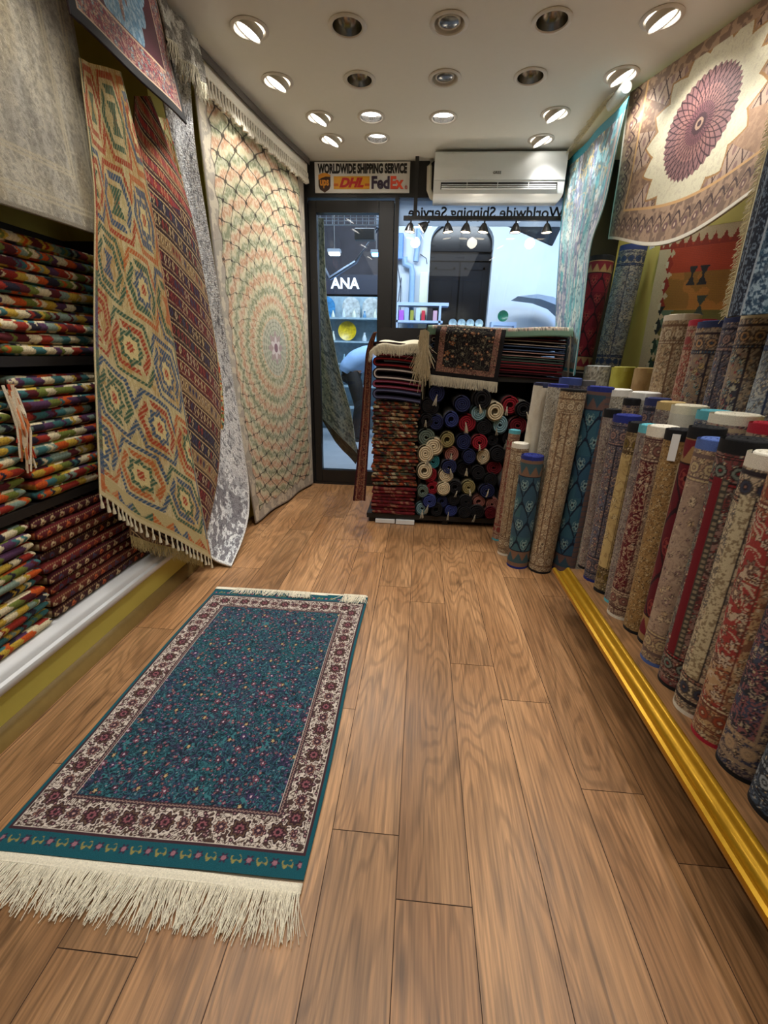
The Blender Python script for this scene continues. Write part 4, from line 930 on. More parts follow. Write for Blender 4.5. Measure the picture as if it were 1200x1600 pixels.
# ---- style sheet
BE, TN, NV, MR, RD, CRM, BK = (176, 156, 134), (150, 124, 100), (44, 52, 76), (88, 26, 34), (136, 34, 40), (206, 194, 166), (34, 28, 30)
ST = dict(
 cream=sty((186, 166, 134), (170, 146, 112), (120, 92, 68), [(150, 118, 84), (206, 192, 160), (140, 104, 80)], .026, ((170, 150, 120), (160, 136, 106), (110, 84, 64), [(196, 180, 150)])),
 bluegrey=sty((120, 110, 108), (96, 100, 118), (60, 56, 66), [(150, 96, 86), (60, 62, 92), (176, 160, 140)], .024, ((96, 96, 110), (110, 100, 104), (44, 44, 58), [(150, 120, 110)])),
 gold=sty((186, 164, 112), (176, 152, 100), (150, 126, 84), [(196, 178, 130)], .05, ((160, 140, 100), (150, 130, 96), (84, 66, 44), [(110, 92, 40), (60, 48, 30)]), dens=.25),
 grey=sty((150, 140, 130), (128, 118, 114), (96, 84, 84), [(176, 164, 150), (120, 84, 90)], .022),
 redfloral=sty((92, 30, 36), (84, 26, 34), (176, 146, 122), [(190, 160, 136), (168, 120, 100), (196, 176, 150)], .036, ((168, 146, 122), (150, 128, 110), (80, 50, 50), [(130, 90, 80), (190, 170, 146)])),
 goldstripe=sty((150, 118, 74), (164, 134, 88), (120, 90, 56), [(176, 150, 104)], .02, None, [(.012, .030, 'dots', (206, 190, 150), BK), (.030, .09, 'plain', (92, 26, 34), BK)]),
 redscale=scale_sty((110, 24, 36), (92, 20, 32), (40, 14, 22), ((150, 120, 80), (110, 30, 40)), .10, .115, (150, 70, 60)),
 beigestar=sty((172, 150, 130), (160, 136, 118), (140, 118, 104), [(190, 160, 120), (140, 110, 110), (200, 180, 150)], .03, ((170, 140, 110), (160, 144, 128), (110, 90, 84), [(190, 170, 130)]), [(.006, .040, 'zig', (196, 178, 156), (70, 84, 88))], dens=.4),
 redstripe=sty((110, 112, 104), (126, 116, 104), (70, 40, 44), [(140, 40, 44), (96, 120, 116), (160, 130, 110)], .034, ((150, 120, 110), (110, 40, 44), BK, [(120, 130, 120), (140, 40, 44)]), [(-.060, -.032, 'plain', (112, 22, 34), BK), (-.032, -.014, 'dots', (70, 66, 60), (140, 126, 104))]),
 creamnavy=sty((196, 182, 152), (186, 170, 140), (70, 60, 60), [(52, 58, 76), (150, 110, 90), (60, 66, 84)], .034, ((190, 174, 146), (176, 158, 134), (44, 38, 44), [(52, 58, 76), (140, 100, 84)]), [(-.052, -.016, 'speck', (190, 178, 146), (138, 122, 96)), (-.016, -.012, 'plain', (40, 36, 44), BK)]),
 redcream=sty((150, 30, 44), (186, 160, 120), (200, 186, 160), [(206, 196, 176), (150, 80, 50), (120, 110, 100)], .05, ((186, 156, 116), (170, 130, 100), (110, 60, 50), [(150, 70, 46), (206, 190, 160)])),
 navymed=sty((66, 74, 98), (38, 42, 46), (150, 96, 96), [(176, 160, 140), (150, 84, 84), (110, 90, 110)], .030, ((60, 66, 90), (70, 60, 70), (150, 130, 110), [(176, 150, 120)])),
 slate=sty((96, 112, 128), (70, 84, 100), (30, 34, 42), [(150, 160, 166), (50, 58, 70), (120, 134, 146)], .030, ((70, 84, 104), (60, 70, 86), (26, 30, 40), [(150, 160, 170)])),
 teal=scale_sty((58, 92, 100), (52, 80, 96), (24, 34, 48)),
 tealblue=scale_sty((50, 88, 104), (44, 78, 100), (22, 30, 48), ((104, 80, 74), (50, 74, 88)), side=(.030, .09)),
 whitegrey=sty((178, 174, 160), (150, 146, 134), (120, 114, 102), [(196, 192, 180)], .016, None, dens=.4),
 offwhite=sty((206, 200, 184), (196, 188, 170), (180, 170, 150), [(190, 180, 150)], .05, None, plain_field=True),
 yellow=sty((178, 172, 74), (164, 156, 60), (140, 130, 60), [(190, 184, 110)], .03, None, plain_field=True),
 tan=sty((190, 158, 112), (170, 136, 92), (150, 116, 80), [(200, 170, 130)], .03, None, plain_field=True),
 multi=sty((48, 50, 66), (150, 130, 116), (176, 150, 120), [(200, 170, 110), (170, 80, 80), (110, 150, 156), (190, 180, 160)], .036, ((170, 150, 130), (150, 130, 110), (60, 50, 56), [(190, 150, 110), (60, 80, 100)])),
 brownred=sty((150, 84, 72), (164, 120, 100), (186, 160, 134), [(130, 50, 50), (196, 176, 150)], .022, ((180, 156, 130), (170, 146, 120), (120, 70, 60), [(150, 60, 60)])),
 navycream=sty((186, 182, 170), (150, 160, 168), (58, 72, 100), [(58, 76, 110), (110, 130, 150)], .034, ((186, 180, 166), (150, 150, 150), (44, 56, 84), [(60, 80, 120)])),
 redwhite=sty((130, 30, 44), (110, 26, 38), (196, 160, 140), [(206, 176, 150), (160, 60, 60)], .030, ((60, 52, 84), (180, 160, 140), (180, 160, 130), [(150, 60, 70), (206, 190, 160)])),
)
G1 = 'rolled rugs standing in the front row on the gilt-edged platform'
G2 = 'rolled rugs standing in the second row of the right side'
G3 = 'tall rolled rugs standing in the back row of the right side'
GF = 'rolled rugs standing on the floor before the gilt-edged platform'
def stand(x, y, z0, z1, R, st, ec, label, group, seed, dx=0.0, dy=0.0, hi=True, **kw):
    return roll('rolled_rug', (x, y, z0), (x + dx, y + dy, z1), R, ST[st], ec, label, group, seed, (110, 260) if hi else (72, 120), **kw)
RB = (36, 46, 120); BKE = (24, 24, 27); WH = (222, 216, 200); AQ = (96, 176, 190); RE = (176, 40, 56)
zt = .20
front = [
 (.84, 2.02, .034, 'grey', BKE, 'thin grey rolled rug with dark cap edge at the far end of the platform', .0, .95),
 (.845, 1.90, .052, 'bluegrey', RB, 'grey-blue and rust rolled rug with royal-blue edge, farthest royal-blue one on the platform', 0, .94),
 (.845, 1.79, .046, 'gold', BKE, 'gold rolled rug with a dark medallion band and black edge', 0, .925),
 (.85, 1.70, .040, 'grey', AQ, 'slim grey rolled rug with aqua edge on the platform', 0, .93),
 (.835, 1.60, .050, 'redfloral', WH, 'dark red rolled rug with big pale flowers and white edge', 0, .94),
 (.85, 1.50, .044, 'goldstripe', BKE, 'golden-brown rolled rug with a white price label and black edge', 0, .945),
 (.875, 1.425, .050, 'redscale', BKE, 'crimson rolled rug with overlapping scale pattern and black edge', 0, .965),
 (.84, 1.32, .052, 'beigestar', (82, 106, 170), 'beige rolled rug with zigzag star lattice and cornflower-blue edge', 0, .945),
 (.855, 1.21, .060, 'redstripe', BKE, 'grey-green rolled rug with a plain crimson stripe and wide black edge', 0, .965),
 (.845, 1.10, .058, 'creamnavy', WH, 'cream rolled rug with navy scrolls and thick white edge', 0, .95),
 (.84, 1.00, .056, 'redcream', RE, 'crimson and cream rolled rug with red edge near the right side of the picture', 0, .965),
 (.85, .905, .058, 'navymed', BKE, 'dark navy rolled rug with a pale curved band, second from the camera', 0, .95),
 (.855, .79, .060, 'slate', BKE, 'slate-blue rolled rug with black scrolls, nearest full roll at the right edge', 0, .97),
 (.88, .67, .056, 'cream', WH, 'cream rolled rug barely entering at the lower right corner', 0, .95),
]
sd = 3
for x, y, R, st, ec, lab, dx, z1 in front:
    sd += 7
    rt = stand(x, y, zt, z1, R, st, ec, lab, G1, sd, dx=-.012 + .004 * (sd % 5), band=.034 if ec in (BKE, WH, RE) else .026, twist=.0)
    if st == 'goldstripe':
        fdir = _n([-x, -y, 0]); c = np.array([x, y, .90]) + fdir * (R + .003) + np.array([-.02, .004, 0]); rgt = np.array([-fdir[1], fdir[0], 0]); rgt = rgt if rgt[0] > 0 else -rgt
        P_ = [c + rgt * a + np.array([0, 0, b_]) for a, b_ in ((-.011, -.05), (.011, -.05), (.011, .035), (-.011, .035))]
        P2 = [p + fdir * .0012 for p in P_]; mesh_np('price_label', np.array(P_ + P2), [(4, 5, 6, 7), (0, 3, 2, 1), (0, 1, 5, 4), (1, 2, 6, 5), (2, 3, 7, 6), (3, 0, 4, 7)], PAPER, rt, None, False)['label'] = 'white price label'
# ---- rolls on the floor, far end
for x, y, R, st, ec, lab, dx, z1, b_ in [
 (.56, 2.80, .036, 'brownred', AQ, 'slim brown-red rolled rug with aqua edge standing beside the roll bin', .03, .73, .02),
 (.575, 2.58, .048, 'cream', WH, 'beige rolled rug with cream edge just behind the short teal one', .01, .69, .026),
 (.615, 2.42, .060, 'teal', RB, 'short teal rolled rug with peacock scale pattern and royal-blue edge', .006, .655, .02),
 (.735, 2.38, .064, 'cream', BKE, 'tall beige rolled rug with dense brown scrolls, black rim, leaning right', .032, 1.005, .008),
 (.875, 2.40, .064, 'tealblue', RB, 'tall teal-blue rolled rug with peacock scales and navy edge beside the platform end', .03, 1.02, .02),
 (.70, 2.52, .052, 'whitegrey', RB, 'tall whitish rolled rug peeping between the cream one and the beige scroll one', .03, 1.02, .012),
 (.64, 2.62, .050, 'offwhite', (40, 44, 70), 'tall plain cream rolled rug with dark navy rim, leftmost of the tall ones', .035, 1.02, .012),
 (.79, 2.62, .060, 'bluegrey', (60, 74, 130), 'tall grey rolled rug with blue-grey edge behind the beige scroll one', .03, 1.05, .035),
 (.89, 2.60, .038, 'grey', (90, 88, 90), 'thin dark grey rolled rug behind the two tall blue-edged ones', .02, 1.04, .03)]:
    sd += 5; stand(x, y, 0, z1, R, st, ec, lab, GF, sd, dx=dx, band=b_)
# ---- second row
for x, y, R, st, ec, lab, z1 in [
 (.985, 2.40, .072, 'whitegrey', (214, 212, 206), 'thick greyish-white rolled rug behind the royal-blue edged platform roll', 1.01),
 (1.04, 2.22, .066, 'whitegrey', (220, 218, 212), 'thick white rolled rug second from the far end of the second row', 1.01),
 (.965, 2.17, .036, 'navymed', BKE, 'small dark rolled rug with black edge between the white and the grey ones', .985),
 (1.01, 2.03, .050, 'bluegrey', (48, 54, 96), 'grey patterned rolled rug with deep navy edge in the second row', 1.0),
 (1.01, 1.92, .052, 'grey', (190, 164, 110), 'greenish-grey rolled rug with a golden edge in the second row', .995),
 (1.01, 1.79, .060, 'offwhite', (222, 214, 190), 'plain off-white rolled rug with cream edge in the second row', .995),
 (1.03, 1.67, .054, 'navycream', AQ, 'navy and cream rolled rug with aqua edge in the second row', .99),
 (1.01, 1.53, .070, 'redwhite', (224, 218, 200), 'wide rolled rug with navy and red bands and thick white edge in the second row', .995),
 (1.03, 1.40, .054, 'multi', RE, 'beige patterned rolled rug with bright red edge in the second row', .985),
 (1.02, 1.28, .056, 'cream', WH, 'cream floral rolled rug with white edge at the near end of the second row', .985)]:
    sd += 5; stand(x, y, 0.0 if y > 2.07 else zt, z1, R, st, ec, lab, G2, sd, hi=True, band=.03)
# ---- flat-topped blocks behind
for x, y, R, st, ec, lab, z1 in [(1.09, 3.00, .095, 'whitegrey', (180, 184, 184), 'grey flattened rolled rug, left of the yellow one', 1.11), (1.19, 2.86, .082, 'yellow', (190, 184, 96), 'mustard-yellow rolled rug between the grey and the tan ones', 1.11), (1.24, 2.68, .080, 'tan', (206, 176, 120), 'tan rolled rug standing right of the yellow one', 1.11)]:
    sd += 5; stand(x, y, 0, z1, R, st, ec, lab, 'short thick rolls before the wall recess', sd, hi=False, sq=.8, band=.0)
# ---- back row
for x, y, R, st, ec, lab, z1 in [
 (1.16, 2.28, .072, 'cream', (206, 196, 176), 'tall cream rolled rug with hearts-like motifs, farthest of the tall back row', 1.345),
 (1.17, 2.13, .052, 'brownred', (170, 50, 66), 'tall pinkish-red rolled rug with crimson edge in the back row', 1.315),
 (1.15, 2.00, .062, 'multi', (52, 62, 100), 'tall beige floral rolled rug with navy edge beside the crimson-edged one', 1.30),
 (1.16, 1.85, .064, 'bluegrey', (48, 56, 92), 'tall grey-mauve rolled rug with navy edge and a white label in the back row', 1.31),
 (1.14, 1.72, .066, 'multi', (190, 176, 146), 'tall navy rolled rug with gold and coral flowers in the back row', 1.315),
 (1.14, 1.58, .060, 'navycream', (190, 180, 160), 'tall blue-grey speckled rolled rug nearest in the back row', 1.31)]:
    sd += 5; stand(x, y, 0 if y > 2.07 else zt, z1, R, st, ec, lab, G3, sd + 2, band=.022)
# ---- two in the recess
ledge = MB().box(1.10, 1.42, 3.2, 3.90, 1.02, 1.06); tag(ledge.obj('recess_shelf', plain('shelf_board', (60, 50, 42), .6)), 'dark board shelf in the right recess carrying two rolled rugs', 'shelf')
stand(1.19, 3.66, 1.06, 1.83, .080, 'redscale', BKE, 'crimson rolled rug with scale pattern standing high in the right recess', 'rolled rugs in the wall recess', 11, dx=.04)
stand(1.27, 3.33, 1.06, 1.83, .080, 'navycream', (60, 74, 130), 'cream and navy scroll rolled rug with blue edge standing high in the right recess', 'rolled rugs in the wall recess', 12, dx=.03)

# ================================================================== FOLDED TEXTILES
PALK = [(150, 44, 30), (198, 84, 28), (222, 208, 170), (58, 108, 110), (36, 34, 50), (112, 122, 52), (196, 162, 60), (84, 52, 84), (88, 26, 32), (130, 150, 136), (214, 200, 164)]
def p_fold_kilim(seed, pal=PALK, cs=.042):
    def fn(s, w, h):
        q = .004; s2 = s + .010 * (tri(w / .022) - .5); j = np.floor(w / .026 + seed); i = np.floor(s2 / cs + h2(j, 0, seed) + .35 * vn(s / .06, w / .02, seed))
        c = pick(h2(i, j, seed), pal); k = h2(i, j, seed + 4); c = mx(c, ((np.abs((s2 / cs) % 1 - .5) < .16) & (k > .55)) * 1., pick(h2(i, j, seed + 9), pal)); c = mx(c, (np.sin(s * 900 + w * 300) > .6) * .18, (40, 30, 30)); return c
    return fn
def p_fold_dark(seed):
    B = [(92, 26, 30), (70, 22, 28), (110, 36, 34), (60, 26, 26), (96, 40, 30)][seed % 5]
    def fn(s, w, h):
        c = base(s, B); k = np.round(s / .042); fs = s - k * .042; wm = (w % .045) - .0225
        c = mx(c, (np.abs(fs) + np.abs(wm) * .9 < .013) * 1., pick(h2(k, seed, 3), [(206, 184, 140), (190, 96, 50), (60, 60, 84), (196, 170, 130)])); c = mx(c, (np.abs(fs) + np.abs(wm) < .006) * 1., (110, 30, 34))
        c = mx(c, (np.abs((w % .045) - .004) < .0015) * 1., (196, 160, 110)); c = mx(c, (np.abs((w % .045) - .040) < .0025) * (tri(s / .010) > .5), (160, 130, 90)); return c
    return fn
def folded(name, org, A, O, Ln, D, T, fn, label, cat, group, seed=1, mat=FLAT, res=(60, 26), wave=.003, fold=True):
    """folded cloth: runs Ln along A from org, its rounded fold faces O, D deep, T thick; org = bottom of the front fold"""
    A = np.array(A, float); O = np.array(O, float); nu, nw = res; r_ = T / 2
    k = nw - 8; ang = np.linspace(-PI / 2, PI / 2, k); prof = [(-D, 0), (-D * .5, 0), (-r_ * 2, 0), (-r_ * 1.2, 0)]
    pr = np.array([(-D, 0), (-D * .6, 0), (-D * .25, 0), (-r_ * 1.5, 0)] + [(-r_ + r_ * math.cos(a), r_ + r_ * math.sin(a)) for a in ang] + [(-r_ * 1.5, T), (-D * .25, T), (-D * .6, T), (-D, T)])
    w = np.r_[0, np.cumsum(np.linalg.norm(np.diff(pr, axis=0), axis=1))]
    s = np.linspace(0, Ln, nu); SS, WW = np.meshgrid(s, w, indexing='ij'); rg = np.random.default_rng(seed)
    zz = wave * (vn(SS / .11, SS * 0 + seed, seed) - .5) * 2; tk = 1 + .12 * (vn(SS / .05, SS * 0, seed + 3) - .5); inn = .006 * (vn(SS / .09, WW * 0, seed + 5) - .5)
    endr = np.minimum(1, .55 + np.minimum(SS, Ln - SS) / .02 * .45)
    cz = T / 2 + (pr[None, :, 1] - T / 2) * tk * endr
    P = np.array(org, float) + A * SS[..., None] + O * (pr[None, :, 0] + inn * (pr[None, :, 0] > -r_ * 2))[..., None] + np.array([0, 0, 1.0]) * (cz + zz)[..., None]
    C = fn(SS, WW, T); n_ = nw
    V = P.reshape(-1, 3); Cc = C.reshape(-1, 3); idx = np.arange(nu * nw).reshape(nu, nw)
    q = np.stack([idx[:-1, :-1], idx[1:, :-1], idx[1:, 1:], idx[:-1, 1:]], -1).reshape(-1, 4)
    qb = np.stack([idx[:-1, -1], idx[1:, -1], idx[1:, 0], idx[:-1, 0]], -1)
    ends = []
    for row in (idx[0], idx[-1]):
        for j in range(nw // 2 - 1): ends.append((row[j], row[j + 1], row[nw - 2 - j], row[nw - 1 - j]))
    q = np.vstack([q, qb, np.array(ends)])
    o = mesh_np(name, V, q, mat, None, Cc, True, base=np.array(org) + A * Ln / 2 - O * D / 2)
    return tag(o, label, cat, group)

# ---- black shelving on the left
SHB = plain('black_shelf', (24, 20, 18), .55)
shf = empty('black_shelving', (-1.49, 1.2, .24), 'black shelving unit holding folded kilims along the left wall', 'shelving')
for z in (.632, 1.088): MB().box(-1.74, -1.235, -.6, 2.30, z, z + .030).obj('shelf_board', SHB, shf)
MB().box(-1.745, -1.725, -.6, 2.30, .24, 1.62).obj('back_panel', SHB, shf); MB().box(-1.725, -1.24, 2.28, 2.30, .24, 1.62).obj('side_panel', SHB, shf)
ords = ['bottom one', 'second from the bottom', 'third from the bottom', 'fourth from the bottom', 'fifth from the bottom', 'sixth from the bottom', 'seventh from the bottom', 'eighth from the bottom', 'ninth from the bottom', 'tenth from the bottom', 'eleventh from the bottom', 'twelfth from the bottom', 'thirteenth from the bottom']
sd = 100
def kstack(y0, y1, z0, z1, n, dark, where, grp, xf=-1.232, D=.42):
    global sd
    zs = np.linspace(z0, z1, n + 1)
    for k in range(n):
        sd += 1; rg = random.Random(sd); T = (zs[k + 1] - zs[k]) * 1.0; a = y0 + rg.uniform(-.008, .010); b = y1 + rg.uniform(-.012, .006)
        lab = '%s, %s of the %s' % ('folded red tribal rug' if dark else 'folded multicoloured patchwork kilim', ords[k] if k < n - 1 else 'topmost one', where)
        folded('folded_rug' if dark else 'folded_kilim', (xf + rg.uniform(-.010, .006), a, zs[k]), (0, 1, 0), (1, 0, 0), b - a, D, T * .97, p_fold_dark(sd) if dark else p_fold_kilim(sd), lab, 'folded rug', grp, sd, res=(120, 26), wave=.0025)
kstack(.74, 1.235, .243, .618, 12, False, 'left stack on the plinth', 'kilims stacked on the left plinth')
kstack(1.255, 1.86, .243, .618, 9, True, 'red stack on the left plinth', 'dark red rugs stacked on the left plinth')
kstack(.74, 1.27, .664, 1.03, 11, False, 'left stack on the middle shelf', 'kilims in the left stack on the middle shelf')
kstack(1.29, 1.86, .664, 1.06, 11, False, 'right stack on the middle shelf', 'kilims in the right stack on the middle shelf')
kstack(.74, 1.275, 1.120, 1.46, 9, False, 'left stack on the top shelf', 'kilims in the left stack on the top shelf')
kstack(1.295, 1.86, 1.120, 1.475, 10, False, 'right stack on the top shelf', 'kilims in the right stack on the top shelf')
# fringe bundle hanging between the two middle stacks
tg = MB(); rg = random.Random(5)
for k in range(26):
    y_ = 1.272 + rg.uniform(-.014, .014); z_ = 1.05 - rg.uniform(0, .06); L_ = rg.uniform(.12, .25); c_ = rg.choice([(222, 200, 170), (206, 120, 70), (226, 214, 190), (180, 60, 40)])
    tg.tube([(-1.226 + rg.uniform(0, .02), y_, z_), (-1.214 + rg.uniform(0, .02), y_ + rg.uniform(-.01, .01), z_ - L_ * .5), (-1.22 + rg.uniform(0, .015), y_ + rg.uniform(-.02, .02), z_ - L_)], [.0045, .004, .003], 5, c_)
tag(tg.obj('knotted_fringe', FRINGE, None, True, True), 'cream and orange knotted fringe bundle hanging between the two middle-shelf stacks', 'fringe')

# ================================================================== DISPLAY BLOCK BY THE WINDOW
yF = 2.985
dsp = empty('display_stand', (.2, 3.4, 0), 'low black display stand with shelf carrying stacked and rolled rugs before the window', 'display stand')
m = MB().box(-.345, .80, 3.0, 3.80, .035, .070); m.obj('base_board', SHB, dsp)
for x in (-.33, .20, .76):
    MB().box(x, x + .04, 3.02, 3.78, 0, .035).obj('foot', SHB, dsp)
MB().box(.03, .93, 3.03, 3.80, 1.0, 1.03).obj('shelf_board', SHB, dsp); MB().box(.012, .030, 3.03, 3.80, .07, 1.03).obj('side_panel', SHB, dsp); MB().box(.84, .86, 3.1, 3.80, 0, 1.0).obj('side_panel', SHB, dsp)
MB().box(-.345, .93, 3.79, 3.81, .035, 1.35).obj('back_panel', SHB, dsp)
m = MB().box(-.28, -.14, 2.985, 3.02, .004, .030).obj('white_strip', PAPER); tag(m, 'white plastic strip on the floor under the display stand, left piece', 'strip', 'white strips under the display stand')
m = MB().box(-.132, .0, 2.975, 3.01, .004, .032).obj('white_strip', PAPER); tag(m, 'white plastic strip on the floor under the display stand, right piece', 'strip', 'white strips under the display stand')
def dstack(x0, x1, z0, zs, kinds, where, grp, y=2.99, D=.62):
    global sd
    z = z0
    for k, (T, kind) in enumerate(zip(zs, kinds)):
        sd += 1; rg = random.Random(sd); fn = {'k': p_fold_kilim(sd, [(120, 44, 26), (84, 30, 24), (140, 112, 78), (54, 54, 38), (30, 26, 30), (140, 64, 30), (60, 66, 50), (160, 146, 116), (76, 24, 24)], .022), 'd': p_fold_kilim(sd, [(96, 18, 26), (84, 16, 24), (110, 26, 30), (70, 14, 20), (96, 18, 26), (84, 16, 24), (130, 84, 66)], .02)}[kind]
        n_ = len(zs); o1 = ['bottom', 'second', 'third', 'fourth', 'fifth', 'sixth', 'seventh', 'eighth', 'ninth', 'tenth', 'eleventh', 'twelfth', 'thirteenth', 'fourteenth', 'fifteenth', 'sixteenth', 'seventeenth', 'eighteenth', 'nineteenth', 'twentieth', 'twenty-first', 'twenty-second', 'twenty-third', 'twenty-fourth']
        lab = 'thin %s, %s of the %s' % ('folded kilim' if kind == 'k' else 'folded red rug', 'topmost' if k == n_ - 1 else o1[k] + ('' if k == 0 else ' from the bottom'), where)
        folded('folded_kilim' if kind == 'k' else 'folded_rug', (x0 + rg.uniform(-.008, .008), y - rg.uniform(0, .012), z), (1, 0, 0), (0, -1, 0), x1 - x0 + rg.uniform(-.01, .008), D, T * .97, fn, lab, 'folded rug', grp, sd, res=(70, 20), wave=.004)
        z += T
    return z
zz = dstack(-.305, .0, .072, [.025] * 8, 'dddddddd', 'red stack at the display foot', 'dark red rugs at the foot of the display stand')
zz = dstack(-.310, -.005, zz + .012, [.0238] * 24, 'k' * 24, 'tall stack beside the roll bin', 'thin kilims in the tall display stack')
# folded pile rugs seen edge-on: U-folds with pale bindings
def ufold(x0, x1, z, T, col, bind, label, grp, y0=2.975, y1=3.6, seed=1, mirror=False):
    th = T * .36; r_ = (T - th) / 2; n = 10
    pts = [(x1, z + th / 2), (x0 + T, z + th / 2)] + [(x0 + r_ + th / 2 - r_ * math.sin(a), z + th / 2 + r_ - r_ * math.cos(a)) for a in np.linspace(0, PI, n)] + [(x0 + T, z + T - th / 2), (x1, z + T - th / 2)]
    # resample the straight runs to give them a sag
    P = []; pts = np.array(pts)
    for i in range(len(pts) - 1):
        k = 12 if np.linalg.norm(pts[i + 1] - pts[i]) > .08 else 1
        for j in range(k): P.append(pts[i] * (1 - j / k) + pts[i + 1] * j / k)
    P.append(pts[-1]); P = np.array(P); sg_ = .010 * np.sin((P[:, 0] - x0) / (x1 - x0) * PI * .9 + .6) - .012 * (P[:, 0] - x0) / (x1 - x0)
    P[:, 1] += sg_; tn_ = np.gradient(P, axis=0); tn_ /= np.linalg.norm(tn_, axis=1, keepdims=True); nr = np.stack([-tn_[:, 1], tn_[:, 0]], 1)
    root = empty('folded_rug', ((x0 + x1) / 2, (y0 + y1) / 2, z), label, 'folded rug', grp); root['_o'] = list(root.location)
    def sweep(name, a, b_, h, c, mat):
        mb = MB(); n_ = len(P); V = []
        for yy in (a, b_):
            for sgn in (1, -1): V += [(p[0] + q[0] * h * sgn, yy, p[1] + q[1] * h * sgn) for p, q in zip(P, nr)]
        f_ = []
        for i in range(n_ - 1):
            f_ += [(i, i + 1, n_ + i + 1, n_ + i), (2 * n_ + i, 3 * n_ + i, 3 * n_ + i + 1, 2 * n_ + i + 1), (i, 2 * n_ + i, 2 * n_ + i + 1, i + 1), (n_ + i, n_ + i + 1, 3 * n_ + i + 1, 3 * n_ + i)]
        f_ += [(0, n_, 3 * n_, 2 * n_), (n_ - 1, 3 * n_ - 1, 4 * n_ - 1, 2 * n_ - 1)]
        mb.add(V, f_, c); return mb.obj(name, mat, root, True, True)
    sweep('pile', y0 + .004, y1, th * .46, col, PILE); sweep('binding', y0, y0 + .006, th * .16, bind, FRINGE)
    return root
zz += .01
for k, (T, c, b_, nm) in enumerate([(.072, (40, 36, 60), (92, 96, 128), 'navy folded rug with slate-blue binding'), (.052, (100, 26, 40), (150, 84, 110), 'crimson folded rug with mauve binding'), (.080, (30, 20, 26), (206, 196, 190), 'black folded rug with white binding'), (.062, (60, 14, 22), (150, 40, 44), 'dark folded rug with red binding'), (.058, (70, 16, 24), (140, 60, 80), 'maroon folded rug with plum binding'), (.03, (20, 14, 18), (70, 40, 50), 'thin black folded rug')]):
    if zz + T > 1.345: T = max(.02, 1.345 - zz)
    ufold(-.315, .0, zz, T * .97, c, b_, nm + ' in the pile above the kilim stack', 'folded rugs with bindings at the top left of the display', seed=k); zz += T
topz = zz
zz = 1.032
for k, (T, c, b_, nm) in enumerate([(.034, (40, 12, 20), (60, 20, 26), 'dark maroon'), (.032, (90, 20, 30), (110, 30, 40), 'maroon'), (.030, (66, 16, 26), (150, 60, 64), 'wine red'), (.028, (26, 34, 32), (90, 110, 100), 'dark green'), (.034, (40, 20, 24), (176, 140, 130), 'black with a pinkish binding'), (.034, (24, 28, 44), (84, 104, 140), 'navy blue'), (.034, (30, 14, 18), (190, 176, 160), 'black with a cream binding'), (.030, (60, 16, 22), (80, 30, 36), 'deep red'), (.026, (110, 176, 196), (150, 206, 220), 'sky-blue')]):
    ufold(.05, .885, zz, T * .97, c, b_, nm + ' flat folded rug in the wide pile on the display shelf', 'wide flat folded rugs on the display shelf', seed=20 + k, y0=3.02); zz += T
WT = zz
# cover rug on the wide pile
def p_cover(x, y, Wd, Hd):
    c = persian(x, y, 301, (190, 176, 160), (176, 150, 140), (120, 130, 110), [(190, 120, 120), (130, 150, 130), (216, 206, 190), (150, 110, 110)], .022); d = np.minimum(np.minimum(x, Wd - x), y)
    c = mx(c, (d < .035) * 1., (120, 150, 134)); c = mx(c, (np.abs(d - .035) < .004) * 1., (206, 200, 180)); e = Hd - y; c = mx(c, (e < .02) * 1., (100, 130, 110)); return c
n1, n2 = 200, 120
U, V = np.meshgrid(np.linspace(0, 1, n1), np.linspace(0, 1, n2), indexing='ij')
yy_ = 3.60 - V * .62; P = np.stack([.025 + U * .885, np.maximum(yy_, 3.004), WT + .012 + .006 * np.sin(U * 9) - .055 * np.clip((V - .955) / .045, 0, 1)], -1); P[..., 1] -= .012 * np.clip((V - .955) / .045, 0, 1)
cv = empty('pale_floral_rug', (.46, 3.3, WT), 'pale green and pink floral rug spread over the wide pile by the window', 'rug'); cv['_o'] = list(cv.location)
grid('pile', P, p_cover(U * .885, V * .62, .885, .62), SILK, cv, .006, back=(150, 150, 130), face=(0, 0, 1))
fringe('fringe', [(.908, 3.02, WT + .01), (.910, 3.3, WT + .012), (.908, 3.58, WT + .012)], (.45, -.05, -1), .09, cv, (214, 200, 160), 260, .0018, .3, 0, 4, nrm=(0, -1, 0), var=.3)
fringe('fringe', [(.895, 2.995, WT - .02), (.905, 3.0, WT - .05), (.912, 3.01, WT - .10)], (.0, -.15, -1), .16, cv, (140, 130, 112), 150, .002, .5, 0, 14, nrm=(0, -1, 0), var=.4)
fringe('fringe', [(.030, 3.0, WT + .01), (.026, 3.3, WT + .012)], (-.6, -.1, -.6), .06, cv, (226, 216, 190), 160, .0018, .3, 0, 6, nrm=(0, -1, 0), var=.3)
